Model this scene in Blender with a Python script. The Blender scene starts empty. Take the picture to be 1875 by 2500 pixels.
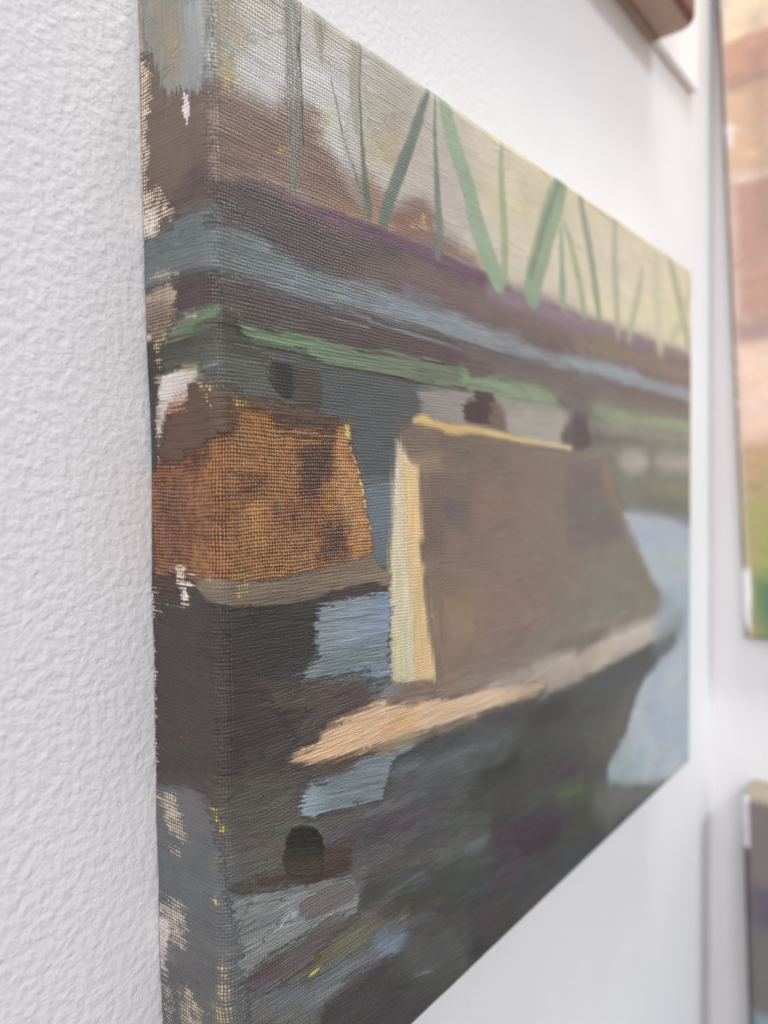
import bpy, math
import numpy as np
from mathutils import Matrix, Vector

MM = 0.001
S = bpy.context.scene
COL = bpy.context.collection

# ------------------------------------------------------------------ camera
CAM_POS = (-95.45, -141.11, -106.86)            # millimetres; wall is y = 0, painting top is z = 0
YAW, PITCH, ROLL = math.radians(51.259), math.radians(-2.204), math.radians(-0.643)
fwd = Vector((math.sin(YAW) * math.cos(PITCH), math.cos(YAW) * math.cos(PITCH), math.sin(PITCH)))
rgt = Vector((math.cos(YAW), -math.sin(YAW), 0)); upv = rgt.cross(fwd)
r2 = math.cos(ROLL) * rgt + math.sin(ROLL) * upv
u2 = -math.sin(ROLL) * rgt + math.cos(ROLL) * upv
cd = bpy.data.cameras.new('camera'); cam = bpy.data.objects.new('camera', cd); COL.objects.link(cam)
m = Matrix((r2, u2, -fwd)).transposed().to_4x4(); m.translation = Vector(CAM_POS) * MM
cam.matrix_world = m
cd.sensor_fit = 'VERTICAL'; cd.sensor_height = 9.31; cd.sensor_width = 6.98
cd.lens = 9.31 * 1841.6 / 2500
cd.clip_start = 0.005; cd.clip_end = 20
cd.dof.use_dof = True; cd.dof.focus_distance = 0.170; cd.dof.aperture_fstop = 2.4
S.camera = cam

# ------------------------------------------------------------------ room light
w = bpy.data.worlds.new('World'); S.world = w; w.use_nodes = True
wn = w.node_tree.nodes; wl = w.node_tree.links
bg = wn['Background']; tc = wn.new('ShaderNodeTexCoord'); sx = wn.new('ShaderNodeSeparateXYZ')
mr = wn.new('ShaderNodeMapRange'); mr.inputs[1].default_value = -1; mr.inputs[2].default_value = 1
mix = wn.new('ShaderNodeMix'); mix.data_type = 'RGBA'
mix.inputs['A'].default_value = (0.375, 0.345, 0.35, 1); mix.inputs['B'].default_value = (0.54, 0.55, 0.575, 1)
wl.new(tc.outputs['Generated'], sx.inputs[0]); wl.new(sx.outputs['Z'], mr.inputs[0])
wl.new(mr.outputs[0], mix.inputs['Factor']); wl.new(mix.outputs['Result'], bg.inputs['Color'])
bg.inputs['Strength'].default_value = 0.76
w.cycles.sampling_method = 'NONE'

def area(name, pos, aim, sx_, sy_, power, col):
    l = bpy.data.lights.new(name, 'AREA'); l.shape = 'RECTANGLE'; l.size = sx_; l.size_y = sy_
    l.energy = power; l.color = col
    o = bpy.data.objects.new(name, l); COL.objects.link(o)
    o.location = pos; o.rotation_euler = (Vector(aim) - Vector(pos)).to_track_quat('-Z', 'Y').to_euler()
    return o
area('ceiling_lamp', (0.15, -0.35, 1.30), (0.2, 0, -0.1), 0.6, 0.3, 13.0, (0.98, 0.99, 1.0))
area('front_fill', (-0.15, -1.9, 0.45), (0.1, 0, -0.15), 1.4, 1.0, 3.2, (1.0, 0.99, 0.98))  # added soft fill from the camera side, not a known lamp
area('window_light', (-1.75, -0.85, 0.55), (0.1, 0, -0.1), 1.0, 1.1, 23.0, (1.0, 0.92, 0.935))

def spot(name, pos, aim, deg, power, col, rad=.12):
    l = bpy.data.lights.new(name, 'SPOT'); l.spot_size = math.radians(deg); l.spot_blend = 1.0
    l.energy = power; l.color = col; l.shadow_soft_size = rad
    o = bpy.data.objects.new(name, l); COL.objects.link(o)
    o.location = pos; o.rotation_euler = (Vector(aim) - Vector(pos)).to_track_quat('-Z', 'Y').to_euler()
    return o

spot('wall_fill_spot', (0.05, -1.25, 1.0), (.36, 0, -.27), 30, 64.0, (0.85, 0.93, 1.0))  # added spot that brightens the right wall and the corner

S.view_settings.view_transform = 'Standard'; S.view_settings.look = 'None'
S.view_settings.exposure = 0.04; S.view_settings.gamma = 1.0
S.cycles.use_denoising = True
S.cycles.max_bounces = 8; S.cycles.diffuse_bounces = 6

# ------------------------------------------------------------------ helpers
def lin(c):
    c = np.asarray(c, float) / 255.0
    return np.where(c <= 0.04045, c / 12.92, ((c + 0.055) / 1.055) ** 2.4)

def pigment(c):
    c = lin(c); g = (c * (.3, .55, .15)).sum(-1, keepdims=True)
    c = np.clip(g + (c - g) * .93, 1e-4, 1)
    return np.clip(1.17 * c ** 1.09, 0, .95)

def new_mat(name):
    mt = bpy.data.materials.new(name); mt.use_nodes = True
    nt = mt.node_tree; return mt, nt, nt.nodes['Principled BSDF']

def tag(o, label=None, cat=None, group=None, kind=None):
    if label: o['label'] = label
    if cat: o['category'] = cat
    if group: o['group'] = group
    if kind: o['kind'] = kind
    return o

def link(name, me, mat=None, parent=None):
    o = bpy.data.objects.new(name, me); COL.objects.link(o)
    if mat: me.materials.append(mat)
    if parent is not None:
        o.parent = parent
        bpy.context.view_layer.update()
        o.matrix_parent_inverse = parent.matrix_world.inverted()
    return o

def mesh(name, verts, faces):
    me = bpy.data.meshes.new(name); me.from_pydata([tuple(v) for v in verts], [], faces); me.update(); return me

def bevel_box(name, lo, hi, bev, mat, parent=None, seg=3, M=None):
    import bmesh
    bm = bmesh.new(); bmesh.ops.create_cube(bm, size=1)
    for v in bm.verts:
        for k in range(3): v.co[k] = (lo[k] if v.co[k] < 0 else hi[k]) * MM
    if bev: bmesh.ops.bevel(bm, geom=list(bm.edges), offset=bev * MM, segments=seg, affect='EDGES', profile=0.5)
    if M is not None: bmesh.ops.transform(bm, matrix=M, verts=bm.verts)
    me = bpy.data.meshes.new(name); bm.to_mesh(me); bm.free()
    for p in me.polygons: p.use_smooth = False
    return link(name, me, mat, parent)

_rng = np.random.default_rng(7)
_TAB = _rng.random((256, 256))
def vnoise(x, y):
    xi = np.floor(x).astype(np.int64); yi = np.floor(y).astype(np.int64)
    fx = x - xi; fy = y - yi; fx = fx * fx * (3 - 2 * fx); fy = fy * fy * (3 - 2 * fy)
    a = _TAB[xi & 255, yi & 255]; b = _TAB[(xi + 1) & 255, yi & 255]
    c = _TAB[xi & 255, (yi + 1) & 255]; d = _TAB[(xi + 1) & 255, (yi + 1) & 255]
    return (a * (1 - fx) + b * fx) * (1 - fy) + (c * (1 - fx) + d * fx) * fy
def fnoise(x, y, o=3):
    s = 0; a = .5
    for k in range(o): s = s + a * vnoise(x * 2 ** k + 17.3 * k, y * 2 ** k + 5.1 * k); a *= .5
    return s / (1 - .5 ** o)

# ------------------------------------------------------------------ wall
def wall_material():
    mt, nt, p = new_mat('stippled_wall_paint'); n, l = nt.nodes, nt.links
    tc = n.new('ShaderNodeTexCoord')
    def noise(scale, detail, rough, dist=0.0):
        t = n.new('ShaderNodeTexNoise'); t.inputs['Scale'].default_value = scale
        t.inputs['Detail'].default_value = detail; t.inputs['Roughness'].default_value = rough
        t.inputs['Distortion'].default_value = dist
        l.new(tc.outputs['Object'], t.inputs['Vector']); return t
    a = noise(480, 2.0, .45); b = noise(1500, 2, .5); c = noise(30, 2, .5)
    add = n.new('ShaderNodeMath'); add.operation = 'MULTIPLY_ADD'; add.inputs[1].default_value = .2
    l.new(b.outputs[0], add.inputs[0]); l.new(a.outputs[0], add.inputs[2])
    bp = n.new('ShaderNodeBump'); bp.inputs['Strength'].default_value = 1.0; bp.inputs['Distance'].default_value = 0.00046
    l.new(add.outputs[0], bp.inputs['Height']); l.new(bp.outputs[0], p.inputs['Normal'])
    mx = n.new('ShaderNodeMix'); mx.data_type = 'RGBA'
    mx.inputs['A'].default_value = (.77, .765, .775, 1); mx.inputs['B'].default_value = (.83, .825, .83, 1)
    l.new(c.outputs[0], mx.inputs['Factor']); l.new(mx.outputs['Result'], p.inputs['Base Color'])
    p.inputs['Roughness'].default_value = .6; p.inputs['Specular IOR Level'].default_value = .35
    return mt
WALL = wall_material()
tag(bevel_box('wall', (-1100, 0, -1100), (552, 120, 1100), 0, WALL), 'white stippled gallery wall', None, None, 'structure')
tag(bevel_box('return_wall', (424, -260, -1100), (552, -.02, 1100), 0, WALL), 'white wall meeting it at the corner on the right', None, None, 'structure')

# ------------------------------------------------------------------ painted canvas system
STROKES = [
  ('p','',(92,86,82),[-30,-30,340,-30,340,290,-30,290],{'soft': 1}),
  ('p','',(190,185,174),[0,-30,340,-30,340,66,300.9,44.8,215.1,45.4,171.0,45.9,125.4,45.7,105.3,45.1,81.3,45.4,67.2,44.7,48.8,44.2,32.8,45.3,11.2,43.9,5.6,46.0,0.1,48.9,0,44],{'soft': 0.4,'weave': 0.12,'th': (190,186,178),'streak': 0.1,'relief': 1.0,'ang': 0}),
  ('p','',(206,196,174),[80.7,-0.2,94.2,-0.2,140,-30,340,-30,340,70,300.9,44.8,215.1,45.4,171.0,45.9,125.4,45.7,104.4,44.8,96.9,29.1,89.4,10.2],{'soft': 12,'streak': 0.06,'ang': 0}),
  ('p','',(204,194,160),[105.9,1.9,132.9,-0.3,150,-30,340,-30,340,30,303.0,0.7,250.8,4.3,199.2,3.7,158.7,7.9,125.7,7.6,130.5,-0.2],{'soft': 8,'op': 0.7}),
  ('p','',(212,205,170),[184.5,34.6,232.2,28.3,303.3,9.4,303.3,43.8,251.1,44.2,184.5,45.4],{'soft': 10,'op': 0.8}),
  ('p','',(225,214,172),[173.7,41.1,187.5,45.4,202.2,44.4,199.2,40.2,181.8,39.6],{'soft': 4,'op': 0.8}),
  ('p','',(176,168,142),[125.7,13.2,158.4,9.0,156.0,12.1,125.7,16.9],{'soft': 4,'op': 0.6}),
  ('p','',(176,170,146),[93.9,16.2,112.8,19.5,136.5,18.7,134.4,20.7,110.1,22.5,93.9,19.6],{'soft': 4,'op': 0.6}),
  ('p','',(216,204,158),[97.2,19.5,114.6,18.0,136.5,17.7,136.5,19.2,110.1,21.6,97.2,22.5],{'soft': 4,'op': 0.6}),
  ('p','',(184,176,168),[56.4,13.9,74.7,9.6,89.1,14.4,93.9,25.6,95.4,38.1,81.3,36.9,74.1,32.7,63.6,32.5,59.8,27.6],{'soft': 6,'op': 0.9,'streak': 0.05}),
  ('p','',(196,197,195),[6.2,17.2,20.3,9.1,42.6,9.4,39.1,33.0,30.5,28.8,28.3,22.3,20.1,23.5,15.6,28.3,7.6,27.7,5.4,22.2],{'soft': 5,'op': 0.9,'weave': 0.18,'th': (216,218,218),'streak': 0.12,'ang': 0}),
  ('p','',(176,165,134),[0.5,11.5,4.2,10.0,9.9,13.8,8.6,17.4,5.5,21.0,6.0,26.1,3.8,27.4,2.0,25.3,1.8,21.1],{'soft': 2.0,'op': 0.9,'streak': 0.18,'weave': 0.1,'th': (200,184,140)}),
  ('p','',(172,158,112),[1.6,27.7,4.5,27.7,6.0,25.5,5.4,21.6,2.4,24.0],{'soft': 1.2,'op': 0.8,'weave': 0.2,'th': (214,190,90)}),
  ('p','',(158,150,132),[0.5,12.1,4.9,10.3,6.4,14.2,4.7,19.9,1.2,21.3],{'soft': 1.5,'op': 0.6}),
  ('p','',(172,166,150),[45.6,7.3,68.1,1.9,63.9,11.8,56.3,16.2,49.2,23.7,45.9,17.7],{'soft': 5,'op': 0.8,'streak': 0.1}),
  ('p','',(176,158,122),[54.5,16.0,59.4,16.5,61.2,23.4,57.4,26.8,55.0,24.0],{'soft': 3,'op': 0.7}),
  ('p','',(190,176,140),[50.9,21.0,56.8,21.9,57.3,26.5,51.4,27.3,47.9,29.8,46.8,25.9],{'soft': 4,'op': 0.7}),
  ('p','',(188,182,140),[30.2,22.9,35.2,19.8,35.0,25.9,31.1,25.9],{'soft': 2,'op': 0.6}),
  ('p','painted_hillside',(146,122,111),[-2,31,0.3,23.4,1.6,27.7,6.0,27.7,11.5,27.7,16.5,27.4,20.5,22.8,24.6,22.8,28.8,22.2,30.5,28.5,35.4,31.8,39.5,33.9,44.3,38.1,36.0,32.5,42.3,35.1,47.9,31.2,51.2,33.9,55.9,37.6,59.7,35.8,64.8,33.3,70.2,31.2,74.1,32.7,75.6,36.3,81.3,37.3,88.8,38.8,95.4,38.7,101.1,43.8,105.0,45.1,105.3,45.1,81.3,45.4,67.2,44.7,48.8,44.2,32.8,45.3,11.2,43.9,5.6,46.0,0.1,48.9,-2,52],{'label': 'brown painted hillside behind the deck','soft': 2.6,'rough': 0.8,'streak': 0.16,'relief': 1.0,'weave': 0.1,'th': (150,124,110),'ang': 0,'h': 0.04}),
  ('p','',(130,109,98),[0.4,30.3,11.5,28.6,19.9,29.5,20.6,39.7,11.2,43.8,3.3,47.1,-0.5,46.3],{'soft': 4,'op': 0.8,'streak': 0.2,'ang': 0}),
  ('p','',(130,110,100),[25.3,31.2,33.9,31.6,38.9,36.9,43.7,40.3,38.8,42.4,28.8,42.1,25.1,39.0],{'soft': 2,'op': 0.8,'streak': 0.22,'ang': 0}),
  ('p','',(160,128,106),[31.2,41.8,44.3,40.2,43.4,36.4,50.7,34.3,52.4,40.0,58.3,43.8,43.2,44.2],{'soft': 2.5,'op': 0.8,'streak': 0.1}),
  ('p','',(140,108,98),[59.0,36.4,70.2,31.8,75.0,34.8,75.6,40.3,60.9,42.3,55.9,41.4],{'soft': 1.5,'op': 0.8}),
  ('p','',(150,118,96),[63.3,38.2,67.5,38.4,70.2,34.5,72.0,34.0,72.9,38.5,64.8,40.6],{'soft': 1.5,'op': 0.8,'weave': 0.45,'th': (218,190,130)}),
  ('p','',(150,120,100),[53.5,42.3,60.9,42.3,59.5,43.8,53.4,43.5],{'soft': 1,'op': 0.6,'weave': 0.45,'th': (214,180,120)}),
  ('p','',(120,100,80),[18.1,33.3,20.3,32.5,19.7,36.3,17.6,36.0],{'soft': 0.8,'op': 0.6,'weave': 0.35,'th': (216,188,80)}),
  ('p','',(206,178,118),[88.8,39.4,95.4,38.5,95.4,39.7,88.8,40.9],{'soft': 1,'op': 0.8}),
  ('p','',(206,198,188),[91.2,36.1,94.5,38.2,96.0,37.5,93.0,34.8],{'soft': 1.5,'op': 0.8}),
  ('p','',(168,140,118),[46.7,34.5,50.7,34.0,51.8,40.2,48.2,41.5],{'soft': 2,'op': 0.6}),
  ('p','painted_deck',(100,90,90),[0,52,0.1,48.9,5.6,46.0,11.2,43.9,32.8,45.3,48.8,44.2,67.2,44.7,81.3,45.4,105.3,45.1,125.4,45.7,171.0,45.9,215.1,45.4,300.9,44.8,340,88,303.3,61.0,251.1,61.6,199.2,60.3,158.4,61.2,156.6,62.1,123.9,61.3,88.8,58.9,60.6,58.3,47.2,58.2,28.5,58.5,19.3,57.6,15.0,57.0,14.4,55.2,10.9,54.6,5.4,54.7,-0.1,55.6],{'label': 'dark purple grey bridge deck band','soft': 1.4,'rough': 0.4,'streak': 0.1,'relief': 1.2,'weave': 0.08,'th': (112,100,100),'ang': 0,'h': 0.05}),
  ('p','',(124,108,106),[67.2,45.4,105.3,45.6,125.4,46.6,199.2,46.6,303.3,45.3,303.3,60.3,199.2,59.7,125.1,60.1,88.5,58.6,60.6,57.9,43.0,57.3],{'soft': 6,'op': 0.9,'streak': 0.05}),
  ('p','',(132,108,96),[135.6,48.7,152.4,48.9,151.2,53.8,137.7,53.2],{'soft': 3,'op': 0.8}),
  ('p','',(134,122,108),[163.2,53.5,193.2,50.4,251.1,49.6,303.3,49.0,303.3,57.3,232.2,59.7,171.0,59.1],{'soft': 4,'op': 0.8}),
  ('p','',(138,128,102),[184.5,51.6,205.5,51.7,199.2,56.1,181.8,56.5],{'soft': 4,'op': 0.7}),
  ('p','',(140,124,104),[164.7,53.4,171.0,53.1,171.0,59.1,167.1,58.9],{'soft': 2,'op': 0.6}),
  ('p','',(92,84,83),[-0.2,49.2,7.1,46.8,15.2,48.7,24.0,50.2,19.3,55.2,6.8,58.2,-0.1,54.9],{'soft': 4,'op': 0.7,'streak': 0.1}),
  ('l','deck_edge_stroke',(112,88,104),[10.3,44.5,18.7,44.7,26.4,45.4,38.7,44.5,32.8,45.6,48.8,44.4,67.2,45.0,81.3,45.9,105.3,45.7],{'w': [0.5,2.2,2.6,2.4,2.6,3,3.4,4,4.5],'label': 'thin plum purple line along the deck edge','soft': 0.5,'streak': 0.22,'h': 0.05}),
  ('l','deck_edge_stroke',(140,122,130),[105.3,48.3,123.9,48.0,145.2,47.7,133.5,48.6,158.4,48.4,187.5,47.2,218.4,46.8,271.5,45.3,303.3,45.3],{'w': [5,7,7,6,6,5,5,5,5],'label': 'mauve line along the far deck edge','soft': 2,'h': 0.03}),
  ('p','painted_girder',(92,83,82),[0,66,-0.2,64.5,6.7,64.5,10.7,64.9,14.8,65.7,28.3,65.5,47.1,64.6,48.4,65.2,66.9,65.2,96.6,66.4,123.9,66.6,156.6,66.9,158.4,65.4,199.2,66.1,251.1,67.0,303.3,67.8,340,96,340,106,303.3,76.9,232.5,77.1,177.6,76.6,146.4,75.4,125.1,74.5,151.8,75.1,123.6,74.2,105.0,74.2,88.5,73.6,70.2,73.0,45.4,74.4,32.2,74.7,35.6,74.4,23.4,73.8,14.6,74.1,6.1,74.4,0.7,72.9,0,78],{'label': 'dark girder band below the pale blue highlight','soft': 1.4,'streak': 0.16,'relief': 0.9,'ang': 0,'h': 0.04}),
  ('p','',(122,114,110),[88.5,67.5,123.6,68.5,163.8,68.2,158.4,67.0,232.5,67.9,303.6,68.5,303.3,76.2,232.5,76.3,177.6,76.2,125.1,73.9,123.6,73.3,96.6,72.6],{'soft': 5,'op': 0.95}),
  ('p','',(112,102,98),[125.1,65.4,158.4,66.0,199.2,66.7,251.1,67.8,251.1,70.3,184.5,69.9,125.1,69.1],{'soft': 4,'op': 0.8}),
  ('p','',(96,80,84),[66.9,68.1,88.5,69.6,105.0,71.1,99.9,73.0,80.7,73.0,64.2,72.3,60.3,70.2],{'soft': 2,'op': 0.8,'streak': 0.15}),
  ('l','',(128,128,130),[9.8,66.9,19.1,66.1,33.2,66.3,47.0,66.4,48.4,67.0,66.9,67.6,88.5,68.4],{'w': [0.4,0.5,0.6,0.6,0.8,0.8,0.8],'soft': 0.3,'streak': 0.3}),
  ('l','',(140,138,138),[16.4,68.2,23.6,67.9,33.1,68.4,47.0,68.5],{'w': [0.3,0.4,0.4,0.3],'soft': 0.2,'streak': 0.3}),
  ('p','painted_water_shadow',(98,99,96),[0,76,0.7,72.9,6.0,76.3,14.5,77.7,38.1,79.3,46.8,78.7,32.1,78.7,42.5,79.3,54.0,79.2,66.6,80.2,88.5,79.8,163.8,81.1,125.1,80.7,177.6,83.4,251.4,83.8,303.3,84.4,340,112,340,150,163.8,95.2,60.0,92.4,58.6,96.6,55.8,119.5,46.8,118.9,46.1,116.7,39.4,92.7,37.3,92.4,14.2,88.9,2.3,87.1,-3.8,85.6,0,100],{'label': 'slate grey shadow under the bridge','soft': 0.6,'streak': 0.14,'relief': 1.0,'weave': 0.08,'th': (116,116,114),'ang': 0,'h': 0.03}),
  ('p','',(88,95,96),[18.8,78.3,32.9,80.5,46.8,79.5,42.5,80.1,60.3,80.4,67.2,82.2,67.8,86.8,65.1,90.1,59.3,91.6,58.0,98.2,56.0,107.4,44.8,107.2,39.5,93.4,36.9,91.8,31.8,90.7],{'soft': 3,'op': 0.9,'streak': 0.12,'ang': 0}),
  ('p','',(118,132,142),[44.2,106.9,56.6,106.9,55.8,119.5,47.4,118.9],{'soft': 1.5,'op': 0.9,'streak': 0.18,'ang': 0}),
  ('p','',(108,120,126),[44.7,108.7,56.6,109.0,55.1,120.3,54.3,129.4,49.0,127.3,47.3,123.6],{'soft': 1.5,'op': 0.9,'streak': 0.15}),
  ('p','',(104,114,98),[0.6,79.3,6.3,79.3,13.6,80.8,13.5,83.7,2.4,82.2],{'soft': 3,'op': 0.7,'streak': 0.12}),
  ('p','',(92,92,84),[-2.6,76.9,4.8,77.1,6.3,78.7,-1.8,79.3],{'soft': 2,'op': 0.7,'streak': 0.2}),
  ('p','painted_pale_wall',(148,142,136),[67.2,81.7,73.5,80.7,88.5,79.8,114.0,79.8,163.8,81.1,163.8,94.8,123.6,93.0,96.3,91.0,76.8,90.7,67.8,88.8,69.3,85.2],{'label': 'pale lilac grey patch above the pier','soft': 1.2,'streak': 0.1,'ang': 0,'h': 0.04}),
  ('p','',(168,161,153),[115.8,85.3,151.8,83.1,161.4,84.6,156.6,93.3,123.6,92.5,115.8,90.0],{'soft': 3,'op': 0.9}),
  ('p','',(158,151,140),[177.6,85.2,215.1,84.4,303.3,85.2,303.3,91.9,177.6,95.2,202.5,94.6,202.5,102.4,232.5,101.5,303.3,102.6,303.3,91.9],{'soft': 5,'op': 0.95}),
  ('p','',(162,157,148),[125.1,81.7,158.1,81.9,152.1,94.9,124.8,93.7],{'soft': 3,'op': 0.9}),
  ('p','green_brush_stroke',(117,140,111),[6.1,74.4,14.6,74.1,23.4,73.8,35.6,74.4,46.9,74.2,45.4,74.4,55.3,73.5,70.2,73.0,88.5,73.6,93.3,75.4,91.5,79.5,80.7,80.5,66.6,80.2,54.0,79.2,42.5,79.3,32.1,78.7,38.1,79.3,25.7,78.1,14.5,77.7,9.2,77.4,6.4,76.3],{'label': 'thick leaf green stroke under the girder','soft': 0.7,'rough': 0.3,'streak': 0.3,'bris': 1.6,'relief': 0.4,'ang': 0,'h': 0.16,'ridge': 0.1,'grad': [(14.5,75.7),(60.3,77.4),(112,122,104)]}),
  ('p','green_brush_stroke',(132,158,126),[88.5,74.2,93.3,75.4,105.0,74.7,123.6,74.2,151.8,75.1,156.6,76.3,146.4,75.4,152.1,76.6,148.8,81.0,125.1,80.7,133.8,80.7,114.0,79.8,96.3,79.2,89.1,78.0],{'label': 'lighter green stroke beside the bearing blob','soft': 2,'streak': 0.08,'h': 0.05,'grad': [(92.4,76.5),(146.4,78.6),(138,150,124)]}),
  ('p','green_brush_stroke',(142,152,126),[177.6,76.6,232.5,77.1,303.3,76.2,303.3,84.4,251.4,83.8,215.1,84.4,180.3,82.8],{'label': 'far olive green stroke near the right edge','soft': 3,'h': 0.03}),
  ('p','',(114,108,104),[146.4,75.0,162.0,75.1,181.8,76.9,181.8,80.4,193.2,81.4,181.8,83.2,162.0,81.7,153.3,78.6],{'soft': 3,'op': 0.9}),
  ('p','bearing_blob',(58,59,60),[14.5,80.4,20.1,80.5,21.4,83.8,20.4,87.7,18.6,88.2,16.0,86.8,13.9,84.3,13.6,82.3],{'label': 'nearly black rounded blob below the green stroke','soft': 0.3,'streak': 0.2,'ang': 49.8,'h': 0.13,'bris': 1}),
  ('p','bearing_blob',(84,80,72),[20.5,80.5,25.6,80.4,29.4,81.3,30.1,84.9,29.8,88.6,27.8,90.0,23.1,89.2,20.4,87.7,20.9,84.4],{'label': 'olive brown half of the near blob','soft': 0.6,'streak': 0.2,'h': 0.13}),
  ('p','bearing_blob',(106,94,92),[92.1,72.6,107.7,72.0,104.1,75.3,99.9,76.3,95.7,76.5,92.7,75.1],{'label': 'small dark blob overlapping the green stroke','soft': 1,'h': 0.13}),
  ('p','bearing_blob',(80,66,69),[89.4,84.9,91.8,82.8,95.7,81.7,95.7,79.2,106.8,79.5,107.7,83.1,105.6,89.8,96.3,90.6,91.8,89.4,89.7,87.4],{'label': 'round plum blob above the middle of the pier','soft': 0.8,'streak': 0.12,'h': 0.13}),
  ('p','bearing_blob',(116,101,92),[105.0,82.8,109.5,82.0,113.4,85.0,115.2,91.9,109.2,91.5,103.2,90.1],{'label': 'brown shadow beside the plum blob','soft': 2,'h': 0.13}),
  ('p','bearing_blob',(88,80,83),[153.9,90.6,156.9,87.3,162.0,84.9,160.8,82.8,174.9,81.9,177.6,87.4,179.1,91.8,174.9,94.2,164.4,94.8,155.7,93.7],{'label': 'dark grey blob above the pier right end','soft': 2.5,'h': 0.13}),
  ('p','',(104,96,98),[156.6,86.4,163.8,84.4,163.8,94.2,155.4,92.4],{'soft': 2,'op': 0.7}),
  ('p','painted_pier',(126,107,96),[59.3,92.2,65.1,91.0,76.8,92.1,84.3,93.3,96.3,92.2,114.0,92.8,144.9,94.8,124.8,94.8,158.1,95.7,193.2,96.6,199.2,100.0,200.7,106.6,205.5,114.0,213.6,121.6,229.2,135.3,246.0,149.2,262.2,161.5,286.2,168.9,290.7,175.5,279.3,179.7,252.0,180.9,199.2,179.2,157.8,179.1,124.2,176.8,133.2,179.2,99.6,169.8,85.5,169.2,73.5,166.5,73.5,161.1,71.1,149.8,67.2,133.0,66.6,127.5,68.1,121.2,66.6,109.2,66.3,103.9,61.2,102.0,58.6,96.6],{'label': 'large grey brown concrete pier face','soft': 0.5,'rough': 0.2,'streak': 0.06,'relief': 0.5,'ang': 0,'h': 0.06,'grad': [(66.3,101.8),(184.5,135.6),(130,121,112)]}),
  ('p','',(124,110,98),[59.3,92.2,65.1,91.3,77.7,92.7,75.9,101.8,66.3,103.0,61.2,101.5,59.2,98.1],{'soft': 1.2,'op': 0.9,'streak': 0.18,'ang': 0}),
  ('p','',(162,143,118),[61.2,100.0,77.4,99.7,77.4,103.8,66.3,104.2],{'soft': 2,'op': 0.8,'streak': 0.2}),
  ('p','',(108,98,88),[78.3,93.9,92.1,92.8,93.0,94.6,78.9,96.0],{'soft': 2,'op': 0.6}),
  ('p','',(110,105,92),[86.7,97.3,114.0,97.0,118.5,106.0,96.0,107.7,84.9,105.0],{'soft': 7,'op': 0.8}),
  ('p','',(104,101,98),[78.3,105.4,94.5,105.9,96.0,121.8,78.0,120.7,78.6,118.9,92.7,120.0],{'soft': 4,'op': 0.6}),
  ('p','painted_shadow_patch',(90,93,95),[78.9,111.3,93.0,112.0,92.7,120.0,80.1,119.2],{'label': 'dark blue grey square patch on the pier','soft': 1.5,'streak': 0.08,'op': 0.9,'h': 0.03}),
  ('p','',(118,101,94),[66.3,105.0,78.3,105.4,78.0,119.7,79.2,126.9,68.7,126.9,66.3,121.0],{'soft': 2,'op': 0.9,'streak': 0.1,'ang': 85}),
  ('p','',(134,116,106),[79.8,118.3,92.7,120.3,94.2,129.4,77.1,130.8,69.3,130.0,68.7,128.1,78.6,127.2],{'soft': 3,'op': 0.7,'streak': 0.1}),
  ('p','',(128,116,106),[123.3,110.1,163.8,110.7,158.1,100.0,158.1,127.9,140.4,132.0,124.5,120.9],{'soft': 10,'op': 0.7}),
  ('p','',(118,105,107),[158.1,100.6,189.0,99.0,193.2,106.6,199.2,114.4,215.4,129.3,193.2,132.7,160.5,131.4,158.1,117.3],{'soft': 3.5,'op': 0.9}),
  ('p','',(116,112,108),[158.1,113.4,199.2,114.4,205.5,120.1,184.5,119.2,159.3,119.4],{'soft': 4,'op': 0.8}),
  ('p','',(138,115,104),[91.5,133.9,133.5,133.2,163.5,141.3,146.1,132.4,145.8,153.3,124.2,157.6,123.0,161.2,99.6,161.5,92.4,149.1],{'soft': 9,'op': 0.85,'streak': 0.07,'ang': 0.4}),
  ('p','',(112,102,92),[68.7,131.7,77.1,132.4,91.5,136.6,95.4,158.5,76.5,162.6,73.5,160.6,69.6,145.5],{'soft': 3,'op': 0.75,'streak': 0.1,'ang': 82}),
  ('l','',(164,142,114),[72.0,136.5,72.6,141.9,74.7,148.8,75.6,153.1],{'w': [0.6,1.4,1.8,0.6],'soft': 0.6,'streak': 0.3,'op': 0.8}),
  ('p','',(104,90,78),[66.0,122.5,68.7,121.6,69.9,124.5,68.7,130.0,67.5,133.2,66.6,127.8],{'soft': 1.5,'op': 0.5,'streak': 0.3}),
  ('p','',(130,120,100),[86.1,136.9,90.9,136.5,92.4,149.1,85.8,150.6],{'soft': 3,'op': 0.5}),
  ('p','',(108,96,90),[116.1,155.7,123.0,156.3,123.0,160.2,117.0,160.6],{'soft': 4,'op': 0.6}),
  ('p','',(148,122,98),[188.7,101.4,196.2,100.0,202.5,111.4,215.4,121.8,238.2,142.5,261.9,162.1,252.0,158.8,229.2,139.2,205.5,120.1,193.2,111.3],{'soft': 2.5,'op': 0.6}),
  ('p','',(142,129,120),[73.8,162.4,95.4,163.5,123.0,163.6,163.5,164.5,136.8,162.3,170.7,164.8,199.5,165.3,193.2,166.6,157.8,168.1,124.2,166.9,123.0,168.6,103.8,170.2,85.5,169.2,73.5,166.5],{'soft': 3,'op': 0.85,'streak': 0.1,'ang': 8.1}),
  ('p','',(84,76,82),[72.3,165.3,84.0,168.4,95.4,168.9,93.6,169.8,85.5,169.6,76.5,167.5],{'soft': 1,'op': 0.8}),
  ('p','',(152,128,107),[74.1,134.7,95.7,138.0,99.0,154.6,87.3,160.5,75.3,159.0],{'soft': 7,'op': 0.75,'streak': 0.14,'ang': 82}),
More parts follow.
